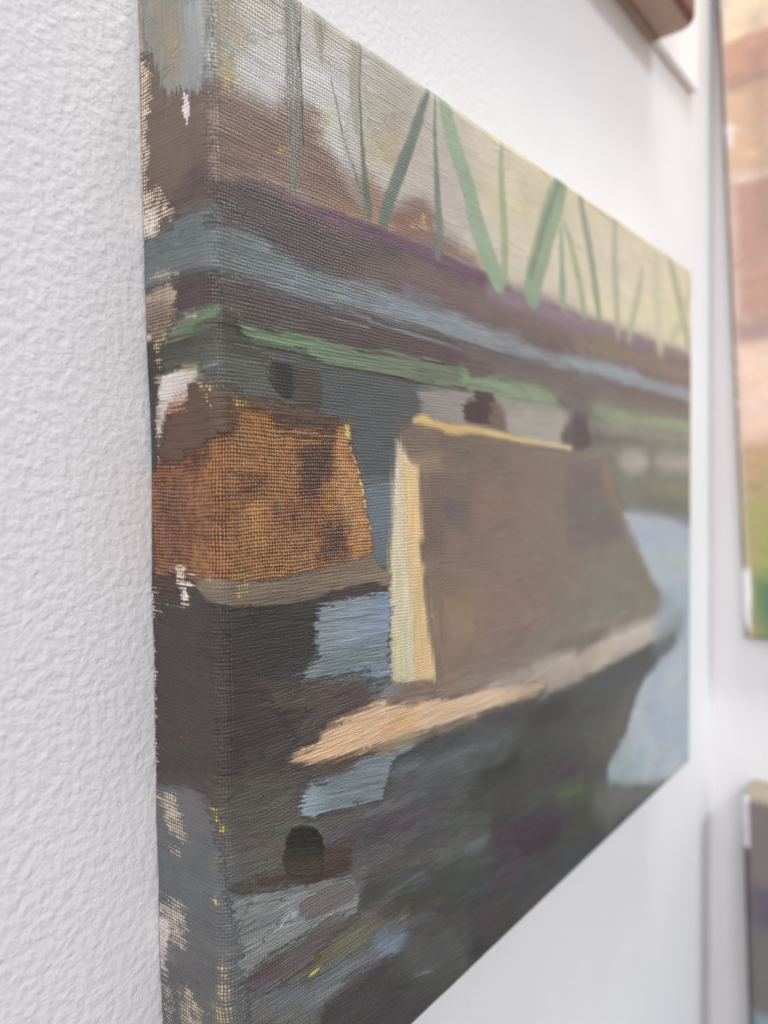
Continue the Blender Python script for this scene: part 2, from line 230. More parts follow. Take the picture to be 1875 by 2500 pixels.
  ('p','',(137,114,102),[96.0,103.8,133.8,106.0,123.3,122.1,96.0,125.1,87.9,115.9],{'soft': 10,'op': 0.8,'streak': 0.08,'ang': -4.5}),
  ('p','',(138,120,108),[130.8,108.9,152.1,109.6,153.3,125.5,132.9,127.3,124.5,120.9],{'soft': 8,'op': 0.75}),
  ('l','pier_top_stroke',(208,178,124),[65.4,90.3,69.3,89.8,74.7,90.7,84.3,91.8,96.3,91.3,109.2,92.2,123.6,93.3,142.5,94.0,161.4,94.8,124.8,92.8,140.7,94.2,162.0,95.2],{'w': [1.2,2.8,2.2,3.0,2.6,2.2,1.8,1.7,1.5,1.3,1.1,0.6],'label': 'narrow straw yellow line along the pier top','soft': 0.6,'streak': 0.12,'h': 0.1,'grad': [(88.2,91.3),(161.4,94.8),(196,182,142)]}),
  ('auto','',(0,0,0),[4,40,305,150],{'n': 260,'op': (0.2,0.5),'val': 0.09,'hue': 0.03,'bias': 1.4}),
  ('p','pier_edge_stroke',(218,194,150),[58.3,96.6,59.9,98.8,63.6,102.1,66.9,103.6,67.2,111.9,67.8,120.1,66.6,109.2,68.1,121.2,66.9,124.3,67.8,129.9,68.4,137.2,71.4,150.0,73.8,161.2,64.8,160.8,55.0,158.7,53.0,156.3,53.8,147.0,54.3,135.6,55.1,124.2,56.4,108.9],{'label': 'broad cream tan lit side of the pier','soft': 1.0,'rough': 0.3,'streak': 0.14,'ang': 88,'h': 0.13,'ridge': 0,'relief': 0.9}),
  ('p','pier_edge_stroke',(214,202,178),[58.3,96.6,59.2,97.8,60.6,101.5,60.9,119.8,61.2,120.7,63.6,136.6,64.5,148.8,63.9,159.9,55.7,158.8,53.2,156.4,53.9,147.0,54.3,135.6,55.2,124.2,56.6,109.0],{'label': 'cream white upright stroke on the pier corner','soft': 2.2,'rough': 0.2,'streak': 0.16,'ang': 88,'h': 0.13,'ridge': 0,'bris': 1.2,'relief': 0.9,'weave': 0.15,'th': (212,204,190),'grad': [(59.6,113.5),(57.7,151.5),(208,200,164)]}),
  ('p','pier_edge_stroke',(222,192,138),[60.6,101.8,63.6,102.6,66.3,103.9,66.9,111.7,67.8,120.1,66.6,109.2,68.1,121.2,66.0,123.0,66.6,127.5,68.1,130.3,67.2,133.0,69.3,143.5,71.1,149.8,73.5,161.1,64.8,160.5,64.5,148.8,63.9,136.8,61.5,120.7,61.2,109.0],{'label': 'straw yellow upright stroke beside the cream one','soft': 2.2,'rough': 0.2,'streak': 0.12,'ang': 86,'h': 0.13,'ridge': 0,'relief': 0.9,'weave': 0.12,'th': (220,196,150),'grad': [(63.6,109.8),(69.0,155.7),(216,186,138)]}),
  ('l','',(224,216,200),[58.5,96.7,57.9,102.0,56.8,109.6,56.4,117.3],{'w': [0.3,0.5,0.5,0.3],'soft': 0.2}),
  ('p','painted_rust_block',(98,63,43),[-24.0,104.1,-19.7,101.2,-8.2,100.3,-1.6,97.3,2.2,93.4,14.2,90.9,33.7,94.0,36.8,92.7,37.8,92.2,38.9,92.7,39.3,97.9,42.5,103.9,44.6,109.0,44.7,113.1,46.8,119.1,47.3,124.6,37.2,125.7,24.6,127.0,13.4,127.6,3.6,126.3,-8.5,126.0,-20.5,126.6,-20.8,115.9],{'label': 'rust orange painted block with the weave showing through','soft': 0.3,'rough': 0.3,'streak': 0.1,'relief': 1.9,'weave': 0.55,'th': (174,126,78),'h': 0}),
  ('p','',(122,84,48),[4.1,108.3,13.4,108.4,13.6,115.5,9.4,117.7,3.9,115.6],{'soft': 2.5,'weave': 0.62,'th': (186,138,78),'relief': 1.7}),
  ('p','',(108,70,48),[-5.4,102.9,3.5,102.3,3.8,118.6,1.5,123.3,-1.5,124.9,-7.4,121.6],{'soft': 4,'op': 0.8,'weave': 0.5,'th': (172,122,76),'relief': 1.5}),
  ('p','',(124,86,50),[4.6,101.4,14.0,101.2,15.6,104.1,5.7,104.7],{'soft': 3,'op': 0.8,'weave': 0.54,'th': (176,126,76),'relief': 1.5}),
  ('p','',(132,90,56),[34.2,94.3,39.4,93.4,39.3,98.2,42.5,104.4,45.1,111.9,44.9,113.5,46.8,119.1,47.0,123.6,43.3,124.0,39.3,124.6,38.4,115.9,33.9,108.9],{'soft': 1.6,'weave': 0.56,'th': (196,148,98),'relief': 1.7}),
  ('p','',(92,54,44),[-20.1,104.4,-11.3,103.9,-9.6,112.5,-10.9,121.8,-19.8,122.4],{'soft': 3,'op': 0.9,'weave': 0.42,'th': (168,116,84),'relief': 1.9}),
  ('p','',(88,56,48),[-9.1,100.0,-4.3,99.6,-2.5,101.4,-6.4,104.7,-9.3,104.2],{'soft': 1,'op': 0.9,'weave': 0.35,'th': (160,108,70)}),
  ('p','rust_dark_patch',(84,62,56),[22.4,99.1,33.6,96.4,33.2,103.9,29.4,106.3,28.4,109.5,25.2,111.4,23.4,108.7],{'label': 'dark wine patch in the rust block','soft': 1.2,'rough': 0.5,'weave': 0.3,'th': (132,90,66),'relief': 1.6,'feather': 2}),
  ('p','rust_dark_patch',(86,60,54),[28.6,119.2,32.2,116.4,37.4,116.7,38.3,123.1,29.0,124.0],{'label': 'lower dark patch in the rust block','soft': 1.8,'rough': 0.5,'weave': 0.33,'th': (138,94,66),'relief': 1.6,'feather': 2}),
  ('p','',(90,60,50),[13.7,111.7,22.6,111.3,28.3,112.8,27.3,115.5,15.8,115.6],{'soft': 4,'op': 1,'weave': 0.42,'th': (158,106,72),'relief': 1.5}),
  ('p','',(80,54,48),[5.7,105.0,12.2,105.6,11.3,107.8,5.6,110.8,4.9,107.7],{'soft': 2,'op': 1,'weave': 0.36,'th': (152,104,66),'relief': 1.5}),
  ('p','',(92,60,46),[-2.8,110.7,2.5,110.1,2.4,114.3,-0.1,114.1,-2.8,113.1],{'soft': 3,'op': 1,'weave': 0.44,'th': (160,112,70),'relief': 1.5}),
  ('p','dark_brown_stroke',(104,84,74),[14.2,92.1,19.9,91.2,33.7,93.6,33.6,95.8,22.9,96.1,14.1,94.6],{'label': 'dry brown streak over the top of the rust block','soft': 0.6,'rough': 0.5,'streak': 0.4,'bris': 1.2,'ang': 0,'dry': 0.5,'h': 0.06}),
  ('p','dark_brown_stroke',(100,78,63),[-7.7,86.1,-3.8,85.6,-0.1,86.4,2.3,87.3,8.1,88.8,14.2,89.2,25.4,90.0,32.7,91.2,37.3,92.4,37.3,92.5,33.7,94.0,14.2,92.1,12.5,91.9,9.2,91.2,4.9,91.5,4.4,95.7,0.3,96.7,-1.6,97.6,-4.3,99.3,-9.1,100.0,-11.2,101.8,-16.8,101.7,-18.9,100.9,-16.1,95.7,-14.9,92.2,-8.8,90.0,-7.8,88.5],{'label': 'thick umber stroke wrapping the corner above the rust block','soft': 1.3,'rough': 0.5,'feather': 1.2,'streak': 0.26,'bris': 1.6,'relief': 0.4,'ang': 0,'h': 0.12,'ridge': 0.03}),
  ('p','',(104,68,48),[4.9,90.3,10.0,91.0,14.2,91.3,14.1,94.5,13.7,94.0,5.2,95.1],{'soft': 1.6,'weave': 0.6,'th': (168,118,66),'relief': 1.5,'op': 0.9}),
  ('p','',(120,100,70),[-3.9,85.8,-1.3,86.4,-1.3,87.6,-3.9,87.3],{'soft': 0.5,'op': 0.5,'weave': 0.35,'th': (222,206,140)}),
  ('p','',(120,100,60),[3.4,87.4,5.0,87.3,5.3,89.5,6.9,89.8,4.5,90.3,3.4,89.4],{'soft': 0.5,'op': 0.7,'weave': 0.35,'th': (214,186,96)}),
  ('p','',(110,92,70),[-2.1,88.9,-1.2,88.9,-1.1,91.3,-2.2,91.3],{'soft': 0.5,'op': 0.6,'weave': 0.35,'th': (216,200,140)}),
  ('p','rust_block_ledge_stroke',(136,121,105),[-7.6,126.3,-1.5,125.5,3.6,126.4,13.4,127.8,24.6,127.0,37.2,125.8,47.3,124.6,49.0,127.3,54.3,130.2,53.4,133.2,47.2,131.7,31.0,132.0,31.8,133.3,22.1,133.0,11.1,132.9,7.0,132.0,3.1,132.1,-0.4,130.6,-3.4,129.6,-6.2,127.9],{'label': 'grey beige stroke under the rust block','soft': 0.4,'rough': 0.4,'streak': 0.2,'bris': 1.2,'relief': 0.8,'weave': 0.1,'th': (136,120,104),'ang': 2.3,'h': 0.12}),
  ('p','',(132,112,94),[13.3,128.1,24.6,127.3,37.2,126.1,47.3,125.4,49.0,128.1,31.0,129.1,22.2,129.7],{'soft': 2,'op': 0.7,'weave': 0.2,'th': (156,132,108),'streak': 0.15}),
  ('p','',(130,118,80),[3.6,126.4,6.8,126.4,7.1,128.7,5.1,129.6,5.9,131.8,4.7,132.3,4.0,128.8],{'soft': 0.6,'op': 0.7,'weave': 0.35,'th': (218,192,90)}),
  ('p','',(150,130,90),[-2.3,125.5,-1.2,125.5,-1.2,126.3,-2.3,126.3],{'soft': 0.3,'op': 0.8,'weave': 0.35,'th': (220,196,110)}),
  ('p','',(210,190,120),[5.6,133.0,7.4,133.2,7.0,134.1,5.8,133.9],{'soft': 0.3,'op': 0.9}),
  ('l','',(196,176,128),[9.9,132.4,13.3,132.4,17.6,132.9,20.3,132.9,23.5,132.9],{'w': [0.3,0.3,0.3,0.2,0.2],'soft': 0.2,'dry': 0.8}),
  ('p','painted_dark_water',(72,65,60),[-24.0,126.6,-14.6,126.1,-7.6,126.6,-3.4,129.7,-0.4,130.8,3.1,132.1,11.1,132.9,22.1,133.2,31.8,133.3,45.8,132.3,53.4,133.2,53.2,156.7,30.5,156.9,45.3,158.4,20.5,163.2,17.7,167.4,8.2,167.7,0.6,170.4,-1.2,171.9,-4.7,169.9,-12.6,170.4,-21.1,172.8,-24.0,154.3],{'label': 'very dark umber mass below the rust block','soft': 0.5,'rough': 0.3,'streak': 0.16,'bris': 1.6,'relief': 0.7,'ang': 10.8,'h': 0.05}),
  ('p','',(62,63,60),[-0.4,132.1,11.1,133.2,26.9,133.3,27.2,140.5,26.7,143.4,21.8,149.8,8.8,145.8,1.2,140.7],{'soft': 5,'op': 0.9,'streak': 0.16,'ang': 6.0,'bris': 1.5}),
  ('p','',(72,60,60),[-7.4,135.9,-0.5,134.5,4.0,142.3,1.1,143.4,-6.6,141.9],{'soft': 4,'op': 0.7,'streak': 0.15}),
  ('p','',(74,64,66),[-2.2,152.2,4.6,150.6,12.9,149.8,16.2,157.2,19.6,162.6,12.5,165.9,4.3,164.1,-0.9,156.9],{'soft': 5,'op': 0.85,'streak': 0.2,'bris': 1.6,'ang': 3.5}),
  ('p','',(78,68,68),[31.0,132.0,41.5,131.8,48.9,131.8,53.4,133.2,53.0,134.5,43.1,134.5,30.9,135.0,27.4,134.5,26.4,133.3],{'soft': 0.6,'streak': 0.15,'h': 0.04,'ang': 1.3}),
  ('p','',(56,57,56),[7.0,134.5,10.6,136.0,10.2,137.5,6.9,137.1],{'soft': 1,'op': 0.7}),
  ('p','',(90,66,56),[-13.2,159.9,-8.7,160.0,-10.3,162.9,-12.8,162.1],{'soft': 1,'op': 0.6,'weave': 0.3,'th': (130,90,66)}),
  ('p','brown_brush_stroke',(90,79,74),[12.8,151.5,26.5,152.1,36.1,152.4,45.4,154.0,41.1,153.1,49.0,157.0,53.3,156.4,53.8,158.4,49.6,159.0,38.2,162.3,30.3,162.7,39.7,163.3,25.7,166.3,20.5,164.5,20.1,162.1,25.4,158.1,12.7,154.9],{'label': 'brown grey dragged strokes left of the pier foot','soft': 0.6,'rough': 0.5,'streak': 0.34,'bris': 1.8,'ang': -5.5,'h': 0.1}),
  ('p','',(104,92,80),[13.2,153.1,26.5,153.6,33.5,154.3,31.3,157.3,14.5,155.4],{'soft': 0.8,'op': 0.8,'streak': 0.3,'ang': 5.9}),
  ('p','',(92,78,78),[27.3,157.8,45.3,156.9,49.6,157.9,48.4,160.3,30.4,161.4,41.9,162.7,25.3,163.8,20.5,164.2],{'soft': 0.8,'op': 0.9,'streak': 0.4,'bris': 1.6,'ang': -6.6}),
  ('p','',(88,78,82),[10.5,162.7,16.9,161.8,20.5,163.5,19.6,165.9,17.7,167.1,10.4,165.6],{'soft': 1,'op': 0.8,'streak': 0.3,'ang': -0.4}),
  ('p','pale_blue_stroke',(138,148,154),[27.4,134.7,45.8,134.8,43.1,134.5,53.0,134.7,53.9,137.8,54.1,143.1,53.0,150.6,53.2,156.4,49.1,156.9,41.1,153.4,45.4,153.9,36.1,152.1,21.8,151.0,23.7,148.5,28.1,146.1,26.7,143.4,26.3,140.5,27.3,138.0],{'label': 'thick pale blue patch left of the pier corner','soft': 0.8,'rough': 0.5,'streak': 0.22,'bris': 2.4,'relief': 0.3,'ang': 4.2,'h': 0.2,'ridge': 0.08,'grad': [(31.7,137.8),(52.9,141.0),(138,152,172)]}),
  ('p','',(116,130,130),[30.7,145.8,52.8,145.9,53.0,154.5,46.7,155.4,35.8,152.1,30.6,151.0,45.4,153.3,36.7,152.2,26.5,150.7,29.1,146.5],{'soft': 3,'op': 0.85,'streak': 0.24,'bris': 2,'ang': 4.9}),
  ('p','',(78,86,84),[16.4,147.4,23.7,147.1,26.1,146.7,21.7,150.7,19.9,151.0,16.8,149.4],{'soft': 1.5,'op': 0.7,'streak': 0.2}),
  ('p','peach_brush_stroke',(212,178,141),[17.7,167.5,20.5,166.5,25.7,166.3,30.4,163.2,46.6,162.1,53.7,163.0,65.4,165.0,73.5,166.5,85.5,169.3,99.6,169.8,117.9,172.3,137.4,175.6,141.9,178.0,133.2,179.2,113.1,178.5,95.1,177.3,79.5,175.9,63.6,174.4,46.8,173.1,34.0,172.0,24.6,171.3,20.2,169.5],{'label': 'long peach orange stroke at the foot of the pier','soft': 1.1,'rough': 0.6,'streak': 0.22,'bris': 1.8,'relief': 0.4,'ang': 0.8,'h': 0.16,'dry': 0.08,'grad': [(31.1,167.8),(122.7,174.9),(208,182,156)]}),
  ('p','',(214,186,156),[47.0,162.7,51.1,161.8,53.1,167.2,49.6,167.7,46.9,166.2],{'soft': 2,'op': 0.7,'streak': 0.2,'ang': 0.9}),
  ('p','',(210,168,112),[49.6,168.6,64.5,166.9,63.6,172.8,50.9,171.1],{'soft': 2,'op': 0.7,'weave': 0.25,'th': (226,186,120)}),
  ('p','pier_foot_stroke',(136,116,106),[52.6,158.2,62.7,160.0,71.7,161.1,73.5,166.0,68.1,165.6,62.7,165.6,53.7,163.8,50.1,160.6],{'label': 'mauve brown smear at the pier corner foot','soft': 0.8,'rough': 0.6,'streak': 0.3,'ang': 6.6,'h': 0.08}),
  ('p','ledge_shadow_stroke',(150,140,120),[46.8,173.1,63.6,174.1,77.4,175.9,95.7,177.0,115.8,178.2,114.6,179.5,86.4,178.8,64.2,177.4,56.6,176.4,50.9,175.6],{'label': 'greyed strip beneath the peach stroke','soft': 1.5,'streak': 0.25,'ang': 3.3,'h': 0.05}),
  ('p','',(88,76,64),[20.2,169.0,24.6,171.4,50.9,175.2,55.2,175.9,41.4,175.0,35.1,175.6,27.9,175.5,24.5,174.6,18.0,171.9],{'soft': 1.5,'op': 0.8,'streak': 0.3,'ang': 5.9}),
  ('p','pier_ledge_stroke',(180,166,151),[103.8,169.8,123.0,168.6,144.3,168.6,163.5,168.9,168.0,172.2,199.2,169.5,260.1,171.0,286.2,170.4,290.7,176.2,277.2,180.1,252.0,181.6,215.4,181.6,181.5,183.4,145.8,181.8,134.7,182.4,141.9,179.1,137.7,175.6,117.9,172.3],{'label': 'pale grey ledge along the far pier foot','soft': 2,'streak': 0.08,'ang': 1.2,'h': 0.06}),
  ('p','',(192,182,174),[199.2,169.5,260.1,171.0,268.5,175.2,252.0,177.4,205.5,176.1],{'soft': 3,'op': 0.85}),
  ('p','',(150,136,130),[260.1,162.0,286.2,168.9,290.7,175.5,279.6,178.3,264.3,171.7],{'soft': 2.5,'op': 0.8}),
  ('l','',(118,106,96),[147.0,165.6,160.2,166.3,177.6,167.7,196.2,167.8],{'w': [3,6,5,2],'soft': 1.5,'op': 0.7}),
  ('p','painted_bank',(124,124,114),[193.2,96.6,202.5,98.2,205.5,98.1,207.0,90.9,303.3,87.4,345,130,345,190,303.3,131.4,272.4,124.8,245.7,123.0,232.8,121.2,213.6,121.6,205.5,114.0],{'label': 'grey olive bank at the right edge','soft': 3,'h': 0.03}),
  ('p','painted_bank_highlight',(168,162,154),[208.8,98.1,215.1,94.2,236.1,94.9,241.8,98.8,236.1,102.1,222.0,104.2,213.6,101.7],{'label': 'off white patch on the far bank','soft': 3,'h': 0.03}),
  ('p','painted_bank_highlight',(170,163,158),[251.4,98.1,263.4,95.7,303.3,94.9,303.3,101.7,263.4,101.4],{'label': 'grey white patch on the bank near the edge','soft': 4,'h': 0.03}),
  ('p','',(112,113,108),[232.5,113.2,251.4,112.9,285.6,114.3,303.3,122.2,303.3,129.1,272.4,124.8,243.9,122.2],{'soft': 4,'op': 0.8}),
  ('p','',(140,140,116),[247.5,109.5,303.3,110.1,303.3,115.5,267.9,113.2],{'soft': 4,'op': 0.7}),
  ('p','painted_water',(172,180,186),[213.6,121.0,232.8,121.5,245.7,123.0,272.1,125.1,290.4,129.3,303.3,131.4,345,196,345,290,274.8,253.6,237.0,244.9,215.7,238.9,194.7,228.7,197.7,221.7,215.4,214.8,227.7,201.6,238.5,195.4,252.0,193.3,279.3,187.0,290.7,177.7,283.8,168.6,259.8,160.5,243.9,148.5,229.2,135.3],{'label': 'pale blue grey water at the right edge','soft': 2,'streak': 0.04,'h': 0.03}),
  ('p','',(164,168,190),[218.7,123.7,303.3,131.4,303.3,140.5,232.8,134.2],{'soft': 7,'op': 0.8}),
  ('p','',(170,180,182),[240.0,139.3,303.3,143.7,303.3,152.8,251.7,148.5],{'soft': 7,'op': 0.7}),
  ('p','',(158,170,182),[261.9,159.3,303.3,160.5,303.3,219.0,252.3,207.3,286.2,188.2,303.3,219.0,303.0,252.6,252.6,232.5,233.1,209.5],{'soft': 7,'op': 0.8}),
  ('p','',(150,168,170),[199.5,221.5,222.3,223.2,238.8,232.6,233.4,240.4,207.3,234.6,195.6,228.7],{'soft': 6,'op': 0.9}),
  ('p','painted_reflection',(71,73,72),[49.7,186.9,51.5,183.4,55.1,177.7,61.2,177.9,77.4,178.9,95.7,179.1,117.0,179.5,138.6,181.8,163.5,183.0,157.8,182.2,199.2,181.6,252.0,182.2,279.3,181.2,281.7,187.5,252.0,193.3,238.5,195.4,227.7,200.4,215.4,214.8,197.7,221.7,195.6,229.0,215.7,238.9,237.0,244.9,300,275,60,290,26.2,233.7,29.4,228.0,40.6,231.6,85.5,235.6,85.5,233.5,60.3,227.5,59.6,222.0,40.6,214.5,39.5,206.2,38.5,196.3,38.6,185.2],{'label': 'dark grey green reflection below the pier','soft': 1.6,'streak': 0.08,'ang': 9.0,'relief': 0.3,'h': 0.03}),
  ('p','',(90,93,92),[55.1,178.2,77.4,179.8,100.8,181.5,95.7,195.0,90.6,199.2,68.7,194.8,50.7,187.6],{'soft': 4,'op': 0.9,'streak': 0.14,'ang': 6.7}),
  ('p','',(82,72,76),[65.1,177.9,86.4,178.8,117.0,180.1,114.6,181.8,86.1,180.7,67.5,179.5],{'soft': 3,'op': 0.8,'streak': 0.1,'ang': 3.9}),
  ('p','',(72,73,66),[89.7,198.9,95.7,193.5,122.4,196.5,141.0,209.8,116.4,211.2,95.4,208.2],{'soft': 9,'op': 0.7}),
  ('p','',(74,62,66),[103.5,212.2,128.4,216.4,149.1,227.4,141.0,236.8,119.7,234.3,105.3,230.5,103.5,220.9],{'soft': 6,'op': 0.9}),
  ('p','',(74,74,68),[124.2,177.9,184.5,191.7,193.2,199.8,181.5,210.3,145.5,209.2,123.9,207.6],{'soft': 14,'op': 0.7}),
  ('p','',(78,82,64),[157.5,218.5,178.8,223.0,184.5,235.6,175.8,241.9,152.7,233.2],{'soft': 7,'op': 0.85}),
  ('p','',(104,98,90),[181.5,208.6,199.5,207.4,215.7,198.9,225.9,201.1,215.7,209.7,213.9,217.6,193.2,219.7,181.5,217.5],{'soft': 7,'op': 0.85}),
  ('p','',(106,106,100),[183.0,228.0,193.2,228.9,237.0,245.7,252.6,248.7,261.6,253.6,233.4,251.2,199.5,250.8,193.2,247.2,181.5,235.8],{'soft': 5,'op': 0.9}),
  ('p','',(116,122,118),[197.7,232.8,244.5,248.1,237.0,251.1,202.5,240.0],{'soft': 4,'op': 0.8}),
  ('p','',(84,78,78),[50.6,189.4,74.4,193.8,103.5,208.9,93.3,210.6,68.4,208.2,50.4,201.9,38.5,196.3,39.7,193.3],{'soft': 7,'op': 0.7,'streak': 0.16,'ang': 8.2}),
  ('p','',(86,68,72),[39.7,193.8,47.8,193.8,53.4,197.2,41.0,195.6],{'soft': 3,'op': 0.7,'streak': 0.2,'ang': 11.6}),
  ('p','',(82,84,78),[65.4,205.0,85.8,207.9,95.4,215.7,100.2,226.2,76.8,219.4,65.1,211.6],{'soft': 8,'op': 0.7,'streak': 0.1,'ang': 7.5}),
  ('p','',(80,78,70),[39.5,206.2,50.3,207.3,68.4,216.9,85.5,225.3,83.7,231.7,65.1,223.6,51.6,219.7,39.4,211.3],{'soft': 6,'op': 0.8,'streak': 0.1,'ang': 9.2}),
  ('p','plum_brush_stroke',(78,67,68),[85.5,234.6,99.0,239.2,118.5,244.2,114.0,250.8,95.1,246.6,86.4,243.3,84.0,238.0],{'label': 'plum brown dab near the lower edge','soft': 3,'streak': 0.1,'h': 0.04}),
  ('p','dark_brush_stroke',(56,58,54),[90.0,246.7,95.1,246.6,108.6,253.6,99.3,253.6,150,275,128,275,90.6,253.8],{'label': 'nearly black dab at the lower edge','soft': 1.5,'h': 0.05}),
  ('p','',(128,126,126),[258.0,176.4,286.2,175.6,292.2,178.0,286.2,186.0,264.3,188.7,252.0,184.3],{'soft': 6,'op': 0.75}),
  ('p','painted_dark_bank',(103,98,93),[-1.2,171.9,1.9,170.1,8.3,168.1,17.7,167.5,20.4,170.2,20.2,169.6,24.6,171.6,23.4,175.2,20.0,178.8,24.9,183.7,28.3,183.7,49.7,186.9,50.6,189.4,38.5,190.3,38.5,196.3,37.1,201.3,24.6,198.1,5.6,192.3,0.9,187.9,-0.2,181.6,-0.1,176.4],{'label': 'dark olive brown strokes beside the near fold','soft': 1.2,'streak': 0.26,'bris': 1.6,'ang': 11.4,'h': 0.04}),
  ('p','',(96,101,89),[1.2,169.9,10.7,171.1,11.5,174.6,4.0,174.1,0.5,175.3,-0.6,174.0],{'soft': 3,'op': 0.8,'streak': 0.2,'ang': 7.1}),
  ('p','',(102,99,93),[-0.6,173.1,11.4,175.8,19.3,179.5,16.5,183.6,7.9,184.2,1.6,183.4,-0.1,178.3],{'soft': 4,'op': 0.7,'streak': 0.24,'ang': 11.6}),
  ('p','',(90,76,68),[11.5,172.0,24.1,174.4,20.2,179.5,10.6,175.2],{'soft': 3,'op': 0.8,'streak': 0.24,'ang': 12.7}),
  ('p','',(92,82,82),[27.2,183.3,49.6,187.0,50.6,189.4,38.5,190.3,29.9,190.0,27.7,186.7],{'soft': 2,'op': 0.8,'streak': 0.26,'ang': 13.5}),
  ('p','',(108,117,120),[56.6,181.5,86.1,184.3,87.9,187.9,58.0,185.5],{'soft': 2.5,'op': 0.85,'feather': 3,'streak': 0.12,'ang': 0.8}),
  ('p','',(99,90,99),[53.5,193.2,77.1,196.6,82.2,200.4,56.3,196.9],{'soft': 2.5,'op': 0.85,'feather': 3,'streak': 0.12,'ang': 3.9}),
  ('p','',(87,99,90),[66.9,200.8,91.5,204.1,93.3,208.5,68.7,204.9],{'soft': 2.5,'op': 0.85,'feather': 3,'streak': 0.12,'ang': 5.3}),
  ('p','',(108,111,108),[73.5,210.1,101.4,214.6,103.5,219.9,75.0,214.8],{'soft': 2.5,'op': 0.85,'feather': 3,'streak': 0.12,'ang': 6.9}),
  ('p','',(54,57,51),[95.7,193.5,121.2,196.0,123.6,202.0,98.4,199.6],{'soft': 2.5,'op': 0.85,'feather': 3,'streak': 0.12,'ang': 3.5}),
  ('p','',(99,108,108),[97.8,185.5,116.7,186.9,116.7,190.8,98.7,189.6],{'soft': 2.5,'op': 0.85,'feather': 3,'streak': 0.12,'ang': 1.5}),
  ('p','',(75,57,72),[105.6,217.3,134.4,222.1,137.1,229.2,108.6,225.1],{'soft': 2.5,'op': 0.85,'feather': 3,'streak': 0.12,'ang': 8.0}),
  ('p','',(72,81,69),[76.8,220.5,100.2,225.1,101.1,229.3,78.3,224.7],{'soft': 2.5,'op': 0.85,'feather': 3,'streak': 0.12,'ang': 8.9}),
  ('p','',(87,72,81),[100.2,230.5,122.1,235.3,123.3,239.2,102.3,235.3],{'soft': 2.5,'op': 0.85,'feather': 3,'streak': 0.12,'ang': 10.1}),
  ('p','',(96,96,90),[44.9,203.2,65.4,207.0,66.9,210.4,46.2,206.5],{'soft': 2.5,'op': 0.85,'feather': 3,'streak': 0.12,'ang': 5.8}),
  ('p','',(66,69,57),[55.9,216.1,76.8,221.5,76.8,224.5,57.4,220.0],{'soft': 2.5,'op': 0.85,'feather': 3,'streak': 0.12,'ang': 8.6}),
  ('p','',(78,90,75),[123.6,210.1,149.1,213.0,151.8,219.6,128.4,216.4],{'soft': 2.5,'op': 0.85,'feather': 3,'streak': 0.12,'ang': 5.7}),
  ('p','',(111,105,108),[41.0,197.4,56.2,200.1,56.9,202.6,41.6,200.2],{'soft': 2.5,'op': 0.85,'feather': 3,'streak': 0.12,'ang': 4.8}),
  ('p','',(66,51,57),[120.9,226.6,149.1,231.3,151.8,236.7,125.7,232.6],{'soft': 2.5,'op': 0.85,'feather': 3,'streak': 0.12,'ang': 9.0}),
  ('p','',(54,54,48),[128.1,184.8,157.8,186.6,160.2,192.1,132.3,190.9],{'soft': 2.5,'op': 0.85,'feather': 3,'streak': 0.12,'ang': 1.3}),
  ('p','',(81,63,72),[134.4,206.8,161.4,209.7,164.1,216.1,137.7,213.1],{'soft': 2.5,'op': 0.85,'feather': 3,'streak': 0.12,'ang': 5.2}),
  ('p','',(87,87,78),[161.4,200.2,187.5,200.7,190.2,207.4,166.5,206.7],{'soft': 2.5,'op': 0.85,'feather': 3,'streak': 0.12,'ang': 3.5}),
  ('p','',(69,54,63),[129.9,224.8,152.7,227.2,153.9,232.6,133.2,230.7],{'soft': 2.5,'op': 0.85,'feather': 3,'streak': 0.12,'ang': 8.2}),
  ('p','',(90,99,72),[149.1,217.9,170.7,219.3,174.6,226.3,153.9,225.0],{'soft': 2.5,'op': 0.85,'feather': 3,'streak': 0.12,'ang': 6.6}),
  ('p','',(66,60,66),[61.2,178.2,84.3,179.5,86.1,182.2,62.7,180.9],{'soft': 2.5,'op': 0.85,'feather': 3,'streak': 0.12,'ang': 0.5}),
  ('auto','',(0,0,0),[1,150,300,256],{'n': 420,'op': (0.25,0.6),'val': 0.14,'hue': 0.07,'bias': 1.5,'len': (8,26),'wid': (1.8,6)}),
  ('p','',(132,138,142),[26.8,201.9,40.9,203.8,41.5,207.1,27.9,205.6],{'soft': 2,'op': 0.85,'feather': 2.5,'streak': 0.2,'bris': 1.4,'ang': 4.5}),
  ('p','',(100,96,102),[30.0,188.4,50.6,190.8,51.3,193.3,31.2,191.4],{'soft': 2,'op': 0.85,'feather': 2.5,'streak': 0.2,'bris': 1.4,'ang': 1.1}),
  ('p','',(102,107,110),[41.9,186.9,68.7,189.9,70.5,193.5,43.1,190.3],{'soft': 2,'op': 0.85,'feather': 2.5,'streak': 0.2,'bris': 1.4,'ang': 0.9}),
  ('p','',(116,116,118),[20.5,206.2,38.2,208.2,39.4,210.9,21.5,209.5],{'soft': 2,'op': 0.85,'feather': 2.5,'streak': 0.2,'bris': 1.4,'ang': 5.4}),
  ('p','',(122,128,130),[0.4,212.7,7.2,212.8,11.3,215.7,2.3,216.4],{'soft': 2,'op': 0.85,'feather': 2.5,'streak': 0.2,'bris': 1.4,'ang': 4.0}),
  ('p','',(106,108,110),[39.6,199.3,56.2,202.5,56.9,205.0,40.9,202.5],{'soft': 2,'op': 0.85,'feather': 2.5,'streak': 0.2,'bris': 1.4,'ang': 3.6}),
  ('p','',(98,104,102),[50.3,210.0,68.4,213.4,69.3,216.3,51.6,213.3],{'soft': 2,'op': 0.85,'feather': 2.5,'streak': 0.2,'bris': 1.4,'ang': 6.2}),
